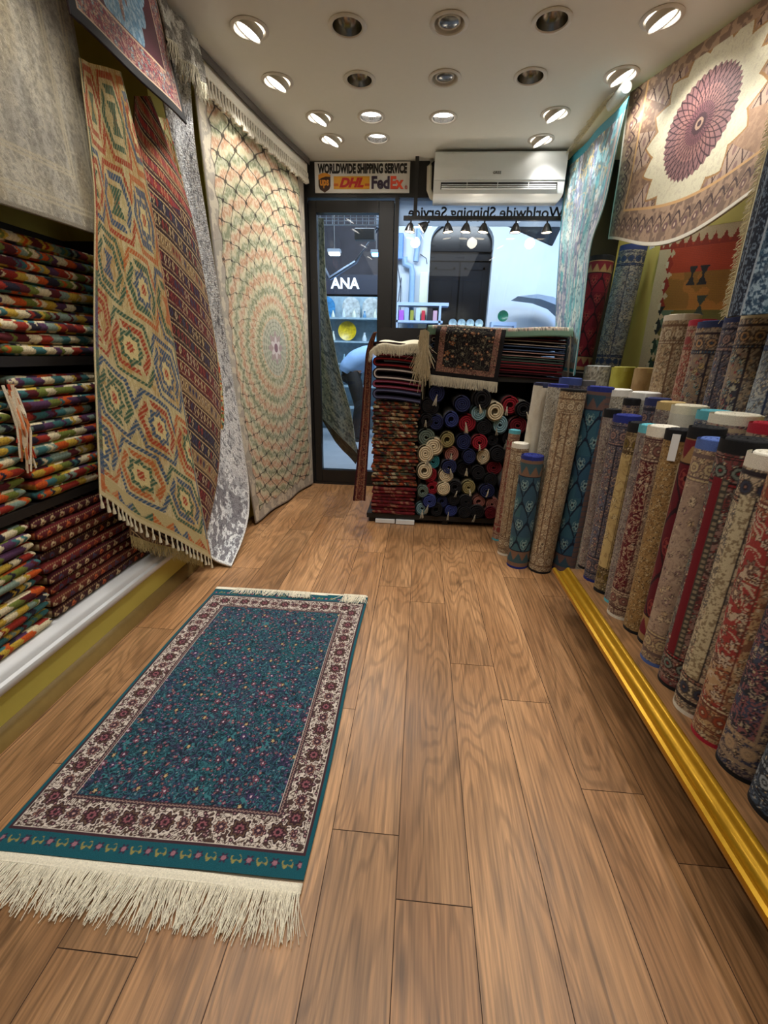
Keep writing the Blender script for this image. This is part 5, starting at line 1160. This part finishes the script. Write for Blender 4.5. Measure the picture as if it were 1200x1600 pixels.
# black dragon-less garden rug hanging over the front of the pile
def p_black(x, y, Wd, Hd):
    d = np.minimum(np.minimum(x, Wd - x), Hd - y); c = base(x, (20, 17, 20))
    b = persian(x, y, 330, (60, 40, 36), (120, 90, 80), (170, 120, 100), [(190, 120, 110), (150, 130, 100), (120, 70, 66)], .014); c = np.where(((d > .028) & (d < .062))[..., None], b, c)
    f = base(x, (22, 18, 22)); f = vines(f, x, y, .018, 332, (96, 92, 76), .025); f = flowers(f, x, y, .050, 333, [(120, 100, 80), (150, 96, 60), (110, 110, 96)], (24, 20, 22), .45, 5, .8, .34, (160, 140, 110)); f = flowers(f, x + .02, y, .026, 337, [(176, 110, 70), (120, 116, 96), (70, 90, 84)], (22, 18, 22), .25, 4)
    c = np.where((d > .064)[..., None], f, c); return c
bkr, BP = drape('black_garden_rug', [(.085, 2.995, WT + .008), (.075, 2.965, 1.30), (.060, 2.962, 1.035)], [(.505, 2.985, WT - .006), (.498, 2.965, 1.26), (.480, 2.962, 1.00)], p_black, (240, 200), .007, PILE, 'black rug with intertwined flowers hanging over the front of the wide pile', 'rug', normal=(0, -1, 0), folds=((1, .004, 0, .5),), size=(.42, .335), back=(90, 70, 60))
fringe('fringe', BP[:, -1], (0, -.05, -1), .062, bkr, (214, 206, 184), 300, .0017, .08, 0, 7, nrm=(0, -1, 0), var=.05)
strip_P = BP[:, -1][:, None, :] + np.array([0, -.002, -1.0]) * np.linspace(0, .008, 3)[None, :, None]
# cream fringed cover over the left pile with its messy side fringe
u_, v_ = np.meshgrid(np.linspace(0, 1, 60), np.linspace(0, 1, 14), indexing='ij')
Z0 = topz + .022 - .05 * np.abs(1 - u_ * 2.2).clip(0, 1) ** 2 * (u_ < .45) - .02 * np.clip(u_ - .5, 0, 1)
P = np.stack([-.335 + u_ * .335, 3.12 - v_ * .16, Z0 + .01 * np.sin(u_ * 9) - .03 * v_ ** 3], -1)
cf = empty('cream_fringed_throw', (-.17, 3.05, topz), 'cream fringed rug end draped over the top of the left pile', 'rug'); cf['_o'] = list(cf.location)
grid('cloth', P, base(u_, (222, 212, 186)), FRINGE, cf, .006, face=(0, 0, 1))
fringe('fringe', P[:, -1], (0, -.25, -1), .055, cf, (226, 216, 190), 300, .0016, .10, 0, 2, nrm=(0, -1, 0))
fringe('side_fringe', [(-.020, 2.962, 1.295), (.010, 2.958, 1.30), (.034, 2.956, 1.285)], (-.03, 0, -1), .24, cf, (206, 192, 158), 200, .0026, .16, 0, 11, nrm=(0, -1, 0), var=.2)
fringe('side_fringe', [(.0, 2.955, 1.25), (.03, 2.952, 1.25)], (-.16, -.02, -1), .16, cf, (216, 202, 168), 80, .0024, .4, 0, 12, nrm=(0, -1, 0), var=.3)
# dark red runner hanging at the left flank
def p_run(x, y, Wd, Hd):
    c = persian(x, y, 350, (74, 24, 26), (50, 26, 28), (150, 96, 70), [(150, 60, 50), (140, 100, 70)], .018); d = np.minimum(x, Wd - x); c = mx(c, (d < .014) * 1., (54, 16, 22)); c = mx(c, (np.abs(d - .026) < .003) * 1., (150, 110, 80)); return c
drape('red_runner', [(-.312, 2.965, 1.272), (-.352, 2.955, 1.20), (-.385, 2.95, .7), (-.435, 2.93, .18)], [(-.290, 2.985, 1.282), (-.316, 2.985, 1.20), (-.325, 2.98, .7), (-.352, 2.965, .17)], p_run, (80, 420), .008, PILE, 'narrow dark red floral runner hanging down the left flank of the display', normal=(-.3, -1, 0), folds=((1, .006, 0, .6),), size=(.10, 1.2), back=(60, 30, 30))

# ---- rolled rugs in the bin
NVY, BLKc, RDc, CRc, LBc, GYc, TLc, KHc, PKc, DRc, SBc = (34, 40, 78), (22, 21, 25), (136, 24, 38), (206, 190, 158), (126, 160, 170), (96, 110, 100), (44, 112, 120), (140, 128, 84), (150, 96, 86), (96, 16, 28), (46, 56, 112)
cn = {NVY: 'navy', BLKc: 'black', RDc: 'red', CRc: 'cream', LBc: 'light blue', GYc: 'grey-green', TLc: 'teal', KHc: 'khaki', PKc: 'dusty pink', DRc: 'dark red', SBc: 'royal blue'}
bins = [(240, 140, 80, NVY), (110, 250, 62, BLKc), (200, 270, 60, BLKc), (465, 235, 70, NVY), (370, 370, 68, SBc), (640, 190, 96, BLKc), (610, 310, 72, LBc), (758, 300, 78, CRc), (900, 250, 74, RDc), (1010, 280, 66, BLKc),
 (510, 405, 80, RDc), (658, 440, 68, BLKc), (805, 420, 76, LBc), (960, 425, 76, DRc), (110, 380, 62, BLKc), (235, 400, 66, NVY), (105, 530, 76, GYc), (215, 612, 80, CRc), (335, 550, 70, KHc), (480, 572, 74, NVY), (618, 572, 68, RDc),
 (880, 545, 60, BLKc), (740, 560, 52, BLKc), (782, 680, 70, BLKc), (72, 672, 80, CRc), (372, 685, 72, PKc), (528, 700, 68, NVY), (655, 705, 68, CRc), (208, 752, 66, TLc), (350, 795, 68, NVY), (485, 815, 68, BLKc), (752, 806, 68, DRc),
 (62, 822, 76, CRc), (178, 868, 72, RDc), (322, 870, 66, CRc), (610, 850, 66, BLKc), (720, 915, 66, BLKc), (108, 1010, 58, GYc), (202, 985, 62, RDc), (300, 985, 62, CRc), (405, 975, 62, BLKc), (525, 980, 66, KHc), (690, 1012, 68, NVY),
 (175, 1095, 62, SBc), (290, 1110, 60, NVY), (395, 1090, 58, BLKc), (500, 1100, 60, BLKc), (620, 1115, 60, PKc), (738, 1135, 62, PKc), (102, 1197, 64, LBc), (235, 1215, 66, BLKc), (365, 1222, 62, SBc), (485, 1215, 60, BLKc), (595, 1235, 64, BLKc), (715, 1240, 60, DRc), (860, 960, 64, NVY), (850, 1090, 64, BLKc), (830, 1215, 64, NVY)]
rows = [(0, 345, 'top row'), (345, 480, 'second row'), (480, 640, 'third row'), (640, 780, 'fourth row'), (780, 930, 'fifth row'), (930, 1060, 'sixth row'), (1060, 1160, 'seventh row'), (1160, 2000, 'bottom row')]
nth = ['first', 'second', 'third', 'fourth', 'fifth', 'sixth', 'seventh', 'eighth', 'ninth', 'tenth', 'eleventh']
def end_sty(bc):
    def fn(a, q, L, seed, ec):
        c = mx(base(a, bc), sm(fbm(a * 40, q * 20, seed) - .5, .2), np.array(bc) * .8); return c
    return fn
for z0_, z1_, rn in rows:
    rw = sorted([b_ for b_ in bins if z0_ <= b_[1] < z1_])
    for k, (u0, v0, rad, c) in enumerate(rw):
        sd += 1; rg = random.Random(sd); p = on(640 + u0 / 5.714, 590 + v0 / 5.714, y=2.99); R = rad / 5.714 / 222 * 1.0 ; R = min(R, .066)
        p[0] = max(p[0], .035 + R * .3); p[2] = max(p[2], .075 + R * .96)
        yb = 2.975 + rg.uniform(-.02, .03)
        lab = '%s rolled rug in the bin, %s from the left in its %s' % (cn[c], nth[k], rn)
        lab += ', tassel hanging out' if False else ''
        sq = rg.uniform(.86, 1.05)
        body = rg.choice([(110, 104, 96), (70, 66, 66), (140, 134, 122)]) if c != CRc else (170, 156, 130)
        rt = roll('rolled_rug', (p[0], 3.62, p[2] + .004), (p[0], yb, p[2]), R, end_sty(body), c, lab, 'rolled rugs piled in the display bin', sd, (36, 8), rg.choice([2.6, 3.2, 3.8]), face=(0, 0, 1), sq=sq, band=.022)
        if rg.random() < .36:
            a = rg.uniform(-.3, .3); hp = np.array([p[0] + rg.uniform(-.4, .4) * R, yb - .004, p[2] + rg.uniform(-.5, .35) * R]); L_ = rg.uniform(.04, .075)
            mb = MB(); col_ = rg.choice([(186, 176, 152), (150, 142, 124), (196, 188, 170)])
            for q in range(12):
                ax_ = rg.uniform(-.22, .22) + a; mb.tube([hp + np.array([rg.uniform(-.003, .003), 0, 0]), hp + np.array([math.sin(ax_) * L_ * .5, -.012, -L_ * .45]), hp + np.array([math.sin(ax_) * L_, -.010, -L_ * rg.uniform(.85, 1.05)])], [.0009, .0013, .0010], 4, col_)
            mb.obj('fringe', FRINGE, rt, True, True)
# ================================================================== OUTSIDE: THE BAZAAR LANE
PAVE = plain('lane_paving', (150, 160, 170), .5, vary=.08, vscale=5)
struct('floor_lane', MB().box(-3.2, 3.2, 4.03, 9.0, -.06, -.001), PAVE)
PLAS = plain('lane_plaster', (196, 204, 212), .85, vary=.05, vscale=4, bump=.3)
m = MB(); arch = [(.04, -.001), (.04, 2.66)] + [(.48 - .44 * math.cos(a), 2.66 + .30 * math.sin(a)) for a in np.linspace(0, PI, 16)[1:-1]] + [(.92, 2.66), (.92, -.001)]
# facade with the arched opening: left part, right part, and a band above cut to the arch
m.box(-.60, .04, 7.2, 7.5, -.001, 3.4).box(.92, 3.2, 7.2, 7.5, -.001, 3.4)
xs = [p[0] for p in arch[1:-1]]; zs = [p[1] for p in arch[1:-1]]
for i in range(len(xs) - 1):
    if xs[i + 1] - xs[i] < 1e-5: continue
    n = len(m.v); V = []
    for yy in (7.2, 7.5): V += [(xs[i], yy, zs[i]), (xs[i + 1], yy, zs[i + 1]), (xs[i + 1], yy, 3.4), (xs[i], yy, 3.4)]
    m.add(V, [(0, 1, 2, 3), (4, 7, 6, 5), (0, 4, 5, 1), (2, 6, 7, 3)])
struct('wall_lane', m, PLAS)
DRK = plain('lane_dark_cloth', (52, 50, 56), .85, vary=.3, vscale=7, bump=.4)
struct('wall_lane_left', MB().box(-3.2, -.60, 7.3, 7.6, -.001, 3.4), DRK)
struct('ceiling_lane', MB().box(-3.2, 3.2, 4.5, 9, 3.4, 3.5), plain('lane_vault', (60, 62, 70), .9))
struct('wall_lane_right', MB().box(3.1, 3.2, 4.03, 7.5, -.001, 3.4), PLAS); struct('wall_lane_side', MB().box(-3.3, -3.2, 4.03, 7.6, -.001, 3.4), DRK)
# arched black double door
ad = empty('arched_double_door', (.48, 7.34, 0), 'glossy black arched double door across the lane seen through the window', 'door')
GB = plain('gloss_black', (22, 22, 25), .16, vary=.1)
MB().prism([(x, z) for x, z in arch], 7.36, 7.42, 'y').obj('arch_panel', GB, ad)
for x0, x1 in ((.06, .475), (.485, .90)):
    m = MB().box(x0, x1, 7.32, 7.36, 0, 2.44, bev=.008)
    for z0, z1 in ((.12, .9), (1.02, 2.36)):
        m.box(x0 + .06, x1 - .06, 7.305, 7.322, z0, z0 + .03).box(x0 + .06, x1 - .06, 7.305, 7.322, z1 - .03, z1).box(x0 + .06, x0 + .09, 7.305, 7.322, z0, z1).box(x1 - .09, x1 - .06, 7.305, 7.322, z0, z1)
    m.obj('door_leaf', GB, ad)
m = MB().box(.04, .92, 7.29, 7.36, 2.44, 2.50).box(.04, .92, 7.30, 7.36, 2.56, 2.59).box(.465, .495, 7.31, 7.36, 2.59, 2.92); m.obj('transom', GB, ad)
# pipe, boxes
pp = MB().tube([(-.20, 7.12, .0), (-.20, 7.12, 2.25), (-.22, 7.12, 2.33), (-.31, 7.12, 2.36), (-.32, 7.12, 2.45)], .045, 10)
pp.tube([(-.16, 7.14, 2.40), (-.13, 7.14, 2.7), (-.15, 7.14, 3.3)], .04, 10)
tag(pp.obj('drain_pipe', plain('pipe_blue', (130, 160, 190), .5), None, True), 'pale blue drain pipe on the plaster left of the black arched door', 'pipe')
tag(MB().box(-.09, .03, 7.16, 7.2, 1.2, 2.27, bev=.006).obj('wall_panel', plain('panel_cream', (206, 206, 180), .6, vary=.08, vscale=9)), 'cream wall panel beside the black arched door across the lane', 'panel')
mb = MB().box(-.52, -.34, 7.08, 7.2, 2.42, 2.74, bev=.01); tag(mb.obj('meter_box', plain('meter_blue', (90, 130, 190), .5)), 'blue meter box high on the wall left of the drain pipe', 'meter box')
mb = MB()
for k, (a, b_) in enumerate((((-.5, 2.45), (-.44, 1.9)), ((-.44, 2.45), (-.36, 1.7)), ((-.36, 2.2), (-.5, 1.6)), ((-.1, 2.5), (.0, 2.38)))): mb.tube([(a[0], 7.18, a[1]), ((a[0] + b_[0]) / 2 + .04, 7.15, (a[1] + b_[1]) / 2), (b_[0], 7.18, b_[1])], .006, 5)
tag(mb.obj('wall_cables', plain('cable_dark', (30, 40, 60), .6), None, True), 'loose dark cables on the lane wall below the blue meter box', 'cable')
# counter with boxed goods
ct = empty('lane_counter', (0, 6.95, 1.5), 'pale blue display counter with small boxes below the arched door', 'counter')
CB = plain('counter_blue', (176, 196, 224), .5)
m = MB().box(-.40, .33, 6.8, 7.05, 1.80, 1.84).box(-.40, .26, 6.8, 7.05, 1.58, 1.61).box(-.40, -.37, 6.8, 7.05, 0, 1.8).box(.20, .23, 6.8, 7.05, 0, 1.8); m.obj('shelves', CB, ct)
for k, (c, w_, nm) in enumerate([((170, 90, 200), .08, 'purple'), ((160, 180, 210), .06, 'pale blue'), ((150, 150, 60), .05, 'olive'), ((190, 210, 230), .06, 'white'), ((190, 40, 60), .05, 'red'), ((40, 34, 40), .10, 'black'), ((200, 160, 180), .06, 'pink')]):
    x0 = -.36 + k * .08; tag(MB().box(x0, x0 + min(w_, .07), 6.82, 6.9, 1.61, 1.61 + .13 + .03 * (k % 2), bev=.004).obj('goods_box', plain('goods_' + nm.replace(' ', '_'), c, .5)), nm + ' small box on the pale counter across the lane', 'box', 'small boxes on the lane counter')
# porcelain
GLZ = plain('glazed_blue_white', (170, 190, 206), .25, vary=.45, vscale=26)
ps = MB().box(.34, .86, 6.9, 7.25, 1.50, 1.53).box(.34, .36, 6.9, 7.25, 0, 1.5).box(.84, .86, 6.9, 7.25, 0, 1.5); tag(ps.obj('porcelain_rack', CB), 'white rack holding blue-and-white plates before the black arched door', 'rack')
def plate(x, y, z, R, mat, label, grp, name='display_plate'):
    o = MB().lathe((x, y, z + R), [(.001, 0), (R * .5, .004), (R * .72, .014), (R, .030), (R, .036), (R * .7, .022), (R * .45, .010), (.001, .008)], 28, (0, -1, .12)).obj(name, mat, None, True); return tag(o, label, 'plate', grp)
for k in range(4): plate(.41 + .125 * k, 7.0, 1.532, .058, GLZ, ['leftmost', 'second', 'third', 'rightmost'][k] + ' blue-and-white plate on the rack before the black arched door', 'plates on the porcelain rack')
plate(1.11, 7.0, 1.62, .075, plain('glazed_green', (40, 110, 84), .3, vary=.3), 'dark green plate beside the low grey awning across the lane', None)
tag(MB().box(.95, 1.3, 6.9, 7.1, 1.57, 1.62).box(.95, .98, 6.9, 7.1, 0, 1.57).box(1.27, 1.3, 6.9, 7.1, 0, 1.57).obj('plate_table', CB), 'narrow pale table under the dark green plate', 'table')
aw = [(1.16, 1.76)] + [(1.16 + .95 * math.sin(a) ** 1.0, 1.60 + .34 * math.cos(a) * 1.0) for a in np.linspace(0, PI / 2, 10)] + [(1.16, 1.60)]
aw = [(1.20, 1.90), (1.45, 1.93), (1.65, 1.90), (1.82, 1.82), (1.95, 1.70), (2.0, 1.60), (1.93, 1.60), (1.85, 1.70), (1.72, 1.80), (1.5, 1.87)]
tag(MB().prism(aw, 6.5, 7.0, 'y').prism([(1.92, 0), (1.98, 0), (1.98, 1.62), (1.92, 1.62)], 6.6, 6.66, 'y').obj('street_awning', plain('awning_grey', (140, 150, 160), .7)), 'low curved grey awning on a post across the lane', 'awning')
# speaker panel and light fittings under the vault
sp = MB().box(-.30, .30, -.03, .03, -.10, .10, bev=.01); 
so = sp.obj('flat_speaker', plain('speaker_black', (22, 22, 26), .5)); so.location = (1.16, 6.0, 2.47); so.rotation_euler = (.25, .30, .2); tag(so, 'flat black tilted panel hanging beside the arched door under the lane roof', 'panel')
tag(MB().tube([(1.25, 6.05, 2.52), (1.38, 6.1, 2.60), (1.40, 6.2, 3.4)], .012, 6).obj('panel_bracket', STEEL, None, True), 'metal bracket holding the flat black panel', 'bracket')
def tube_lamp(x0, x1, y, z, col, name, label, s=9):
    o = empty('tube_lamp', ((x0 + x1) / 2, y, z), label, 'lamp'); o['_o'] = list(o.location)
    MB().box(x0, x1, y - .05, y + .05, z + .028, z + .06).obj('housing', plain('lamp_housing', (120, 126, 134), .5), o); MB().box(x0 + .01, x1 - .01, y - .04, y + .04, z, z + .028, bev=.008).obj('diffuser', plain(name, col, .5, emit=col, strength=s), o)
    MB().tube([((x0 + x1) / 2, y, z + .06), ((x0 + x1) / 2, y, 3.4)], .006, 6).obj('hanger', STEEL, o)
tube_lamp(-1.17, -1.02, 5.9, 2.24, (235, 245, 255), 'glow_white', 'bright white tube lamp seen through the upper door glass', 6)
tube_lamp(-.66, -.54, 5.9, 2.235, (90, 170, 255), 'glow_blue', 'bright blue-white lamp at the right edge of the door glass', 12)
tube_lamp(-.26, .05, 6.2, 2.60, (170, 230, 250), 'glow_cyan', 'cyan tube lamp under the lane roof left of the arched door', 4)
# lattice beam, truss, ceiling unit
lt = MB().box(-1.5, 1.6, 5.0, 5.02, 2.335, 2.343).box(-1.5, 1.6, 5.0, 5.02, 2.425, 2.433)
for k in range(52): lt.box(-1.49 + k * .06, -1.485 + k * .06, 5.003, 5.017, 2.343, 2.425)
lt.box(-1.49, 1.59, 5.006, 5.014, 2.372, 2.377).box(-1.49, 1.59, 5.006, 5.014, 2.400, 2.405).box(-1.5, -1.46, 5.0, 5.04, 0, 2.34).box(1.56, 1.6, 5.0, 5.04, 0, 2.34)
tag(lt.obj('lattice_beam', plain('lattice_white', (176, 186, 200), .5)), 'pale lattice beam running across the lane above the door', 'beam')
cu = MB().box(-.735, -.53, 5.05, 5.15, 2.225, 2.325, bev=.006).box(-.64, -.62, 5.09, 5.11, 2.32, 3.4); tag(cu.obj('heater_unit', plain('unit_grey', (96, 98, 102), .5)), 'grey box unit hanging under the lattice beam', 'unit')
ts = MB().tube([(-1.10, 5.6, 1.95), (-.80, 5.6, 2.12), (-.55, 5.6, 2.45), (-.50, 5.6, 3.4)], .022, 8).tube([(-1.10, 5.6, 1.95), (-1.16, 5.6, 2.06), (-1.28, 5.6, 2.11), (-1.45, 5.6, 2.08)], .018, 8)
tag(ts.obj('metal_frame', plain('frame_metal', (150, 160, 176), .3, .9), None, True), 'curved silver metal frame outside behind the door glass', 'frame')
# shop across the lane: sign and shelves of glassware
snb = empty('shop_fascia', (-1.19, 7.26, 2.0), 'dark fascia board with white letters ANA across the lane', 'sign'); snb['_o'] = list(snb.location)
MB().box(-1.9, -.62, 7.24, 7.30, 1.98, 2.24).obj('board', plain('fascia_navy', (30, 34, 52), .5), snb)
text('lettering', 'ANA', .2, (-1.19, 7.236, 2.125), plain('sign_white', (240, 242, 246), .4, emit=(235, 240, 255), strength=.6), snb, .43, bold=.006, depth=.004)
gsx = MB()
for z in (1.30, 1.62, .98, .66, .34): gsx.box(-1.9, -.62, 6.98, 7.28, z, z + .025)
gsx.box(-1.9, -1.88, 6.98, 7.28, 0, 1.95).box(-.64, -.62, 6.98, 7.28, 0, 1.95).box(-1.9, -.62, 7.26, 7.28, 0, 1.95)
tag(gsx.obj('glassware_shelves', plain('shelf_ice', (150, 176, 190), .4, vary=.2, vscale=20)), 'icy blue shelves of glassware across the lane behind the door', 'shelving')
plate(-1.13, 7.08, 1.325, .135, plain('yellow_plate_glaze', (236, 168, 24), .35, vary=.45, vscale=30), 'big round yellow ornamental plate on the middle shelf across the lane', None, 'ornamental_plate')
for x, nm, c in ((-1.45, 'blue', (60, 130, 180)), (-1.08, 'silver', (180, 196, 206)), (-.78, 'silver', (190, 196, 200))):
    ar_ = [(x - .13, 1.645), (x - .13, 1.80)] + [(x - .13 * math.cos(a), 1.80 + .13 * math.sin(a)) for a in np.linspace(0, PI, 12)[1:-1]] + [(x + .13, 1.80), (x + .13, 1.645)]
    tag(MB().prism(ar_, 7.10, 7.13, 'y').obj('arched_panel', plain('arched_' + nm, c, .3, vary=.5, vscale=22)), '%s arched ornamental panel on the upper glassware shelf%s' % (nm, {-1.45: '', -1.08: ', the whole one', -.78: ', beside the door post'}[x]), 'ornament', 'arched ornaments on the glassware shelf')
rg = random.Random(8); k = 0
wn = ['leftmost', 'second', 'third', 'fourth', 'fifth', 'sixth', 'seventh', 'eighth']
for z, zn in ((1.645, 'upper'), (1.325, 'middle'), (1.005, 'lower')):
    for i in range(8):
        x = -1.80 + i * .155
        if zn == 'middle' and abs(x + 1.13) < .16: continue
        R = rg.uniform(.022, .036); h_ = rg.uniform(.09, .15); c = rg.choice([(150, 190, 206), (190, 206, 214), (90, 140, 180), (206, 214, 200), (120, 170, 160)])
        o = MB().lathe((x, 7.03 if zn != 'lower' else 7.06, z), [(.001, 0), (R, .001), (R * 1.05, h_ * .3), (R * .6, h_ * .65), (R * .4, h_ * .8), (R * .55, h_), (.001, h_)], 12).obj('glass_vase', plain('vase_%d' % (c[0]), c, .2), None, True)
        tag(o, '%s small pale vase along the %s glassware shelf' % (wn[i], zn), 'vase', 'vases on the glassware shelves')
# person bending forward in the lane: pale blue shirt, black trousers
def skin_mesh(name, V, E, R, mat, parent, root=0, sub=2):
    me = bpy.data.meshes.new(name); off = np.array(parent['_o']); me.from_pydata([tuple(np.array(v) - off) for v in V], E, []); o = bpy.data.objects.new(name, me); link(o, parent)
    sk = o.modifiers.new('skin', 'SKIN'); sk.use_smooth_shade = True
    for i, r_ in enumerate(R): me.skin_vertices[0].data[i].radius = (r_, r_) if not hasattr(r_, '__len__') else r_
    me.skin_vertices[0].data[root].use_root = True
    sb = o.modifiers.new('sub', 'SUBSURF'); sb.levels = sub; sb.render_levels = sub; me.materials.append(mat)
    bpy.context.view_layer.update(); m2 = bpy.data.meshes.new_from_object(o.evaluated_get(bpy.context.evaluated_depsgraph_get())); o.modifiers.clear(); o.data = m2; m2.name = name; return o
bx_, by_ = -.86, 6.2
ps = empty('person', (bx_, by_, 0), 'person in pale blue shirt and black trousers bending forward in the lane behind the door', 'person'); ps['_o'] = [bx_, by_, 0]
def B(x, y, z): return (bx_ + x, by_ + y, z)
SKN = plain('skin', (196, 150, 122), .55)
# body (hips root) : spine, neck, head, arms, legs
Vb = [B(-.06, 0, .92), B(.06, 0, 1.06), B(.20, 0, 1.13), B(.32, 0, 1.10), B(.40, 0, 1.05), B(.47, 0, 1.03), B(.52, 0, .97),
      B(.30, .17, 1.06), B(.34, .20, .83), B(.44, .15, .64), B(.47, .13, .57), B(.30, -.17, 1.06), B(.34, -.20, .83), B(.44, -.15, .64), B(.47, -.13, .57),
      B(-.06, .09, .86), B(.02, .10, .48), B(-.05, .11, .09), B(.06, .12, .04), B(-.06, -.09, .86), B(.05, -.10, .48), B(.02, -.11, .09), B(.13, -.12, .04)]
Eb = [(0, 1), (1, 2), (2, 3), (3, 4), (4, 5), (5, 6), (3, 7), (7, 8), (8, 9), (9, 10), (3, 11), (11, 12), (12, 13), (13, 14), (0, 15), (15, 16), (16, 17), (17, 18), (0, 19), (19, 20), (20, 21), (21, 22)]
Rb = [.09, .10, .11, .09, .055, .085, .08, .055, .042, .032, .028, .055, .042, .032, .028, .06, .045, .036, .034, .06, .045, .036, .034]
skin_mesh('body', Vb, Eb, Rb, SKN, ps)
def limb(mb, pts, rad, n=16):
    P_ = np.array(pts, float); t = np.linspace(0, len(P_) - 1, 14 * (len(P_) - 1)); k = np.arange(len(P_))
    Q = np.stack([np.interp(t, k, P_[:, a]) for a in range(3)], 1); R_ = np.interp(t, k, rad)
    for _ in range(6): Q[1:-1] = (Q[:-2] + Q[1:-1] * 2 + Q[2:]) / 4; R_[1:-1] = (R_[:-2] + R_[1:-1] * 2 + R_[2:]) / 4
    return mb.tube([tuple(q) for q in Q], list(R_), n)
sh_ = MB(); limb(sh_, [B(-.13, 0, .90), B(-.10, 0, .96), B(.0, 0, 1.05), B(.14, 0, 1.10), B(.30, 0, 1.09), B(.38, 0, 1.06), B(.41, 0, 1.05)], [.125, .145, .155, .160, .145, .10, .06])
for s_ in (1, -1): limb(sh_, [B(.28, .08 * s_, 1.10), B(.30, .17 * s_, 1.05), B(.33, .20 * s_, .86)], [.075, .075, .060], 12)
sh_.obj('shirt', plain('pale_blue_shirt', (150, 186, 230), .8, bump=.3), ps, True)
tz = MB(); limb(tz, [B(.0, 0, 1.02), B(-.06, 0, .94), B(-.10, 0, .84), B(-.08, 0, .78)], [.10, .135, .125, .06])
limb(tz, [B(-.07, .07, .90), B(-.04, .10, .72), B(.02, .11, .48), B(-.05, .11, .06)], [.10, .095, .072, .058], 14); limb(tz, [B(-.06, -.07, .90), B(-.0, -.10, .72), B(.05, -.11, .48), B(.02, -.11, .06)], [.10, .095, .072, .058], 14)
tz.obj('trousers', plain('black_trousers', (22, 22, 26), .8), ps, True)
skin_mesh('hair', [B(.44, 0, 1.07), B(.50, 0, 1.04), B(.53, 0, 1.0)], [(0, 1), (1, 2)], [.075, .086, .07], plain('dark_hair', (26, 22, 20), .7), ps, 1)
for s_ in (1, -1): MB().tube([B(-.09 if s_ > 0 else -.02, .11 * s_, .045), B(.0 if s_ > 0 else .07, .115 * s_, .04), B(.10 if s_ > 0 else .17, .12 * s_, .03)], [.042, .045, .034], 10).obj('shoe', GB, ps, True)
# rug hanging outside beside the door, its lower corner folded
def p_out(x, y, Wd, Hd):
    c = base(x, (186, 194, 180)); c = mx(c, sm(fbm(x * 40, y * 22, 4, 3) - .5, .10), (228, 228, 204)); c = mx(c, sm(fbm(x * 50, y * 50, 9, 2) - .60, .06) * .8, (96, 110, 106)); c = mx(c, (np.sin((x + y * .7) * 320) > .5) * .3, (110, 122, 118)); return c
ol = [(-1.06, 4.16, 2.20), (-1.05, 4.16, 1.4), (-1.04, 4.16, .70)]
or_ = [(-.87, 4.22, 2.20), (-.86, 4.22, 1.57), (-.75, 4.20, 1.0), (-.63, 4.19, .60), (-.585, 4.18, .25)]
drape('green_grey_rug', ol, or_, p_out, (150, 360), .008, PILE, 'green-grey patterned rug hanging outside behind the left side of the door glass', normal=(.2, -1, 0), folds=((2, .015, 0, .6),), size=(.45, 2.0), back=(110, 96, 76))
drape('brown_backed_rug', [(-.95, 4.24, .75), (-.93, 4.24, .55), (-.80, 4.23, .34)], [(-.60, 4.22, .34), (-.56, 4.22, .22), (-.60, 4.22, .13)], lambda x, y, a, b: mx(base(x, (92, 82, 66)), sm(fbm(x * 30, y * 30, 5) - .5, .1), (70, 62, 52)), (60, 60), .008, PILE, 'dull brown turned-up rug corner hanging outside low behind the door glass', normal=(0, -1, 0), folds=((1, .01, 0, .5),))

for o in S.objects:
    if '_o' in o: del o['_o']
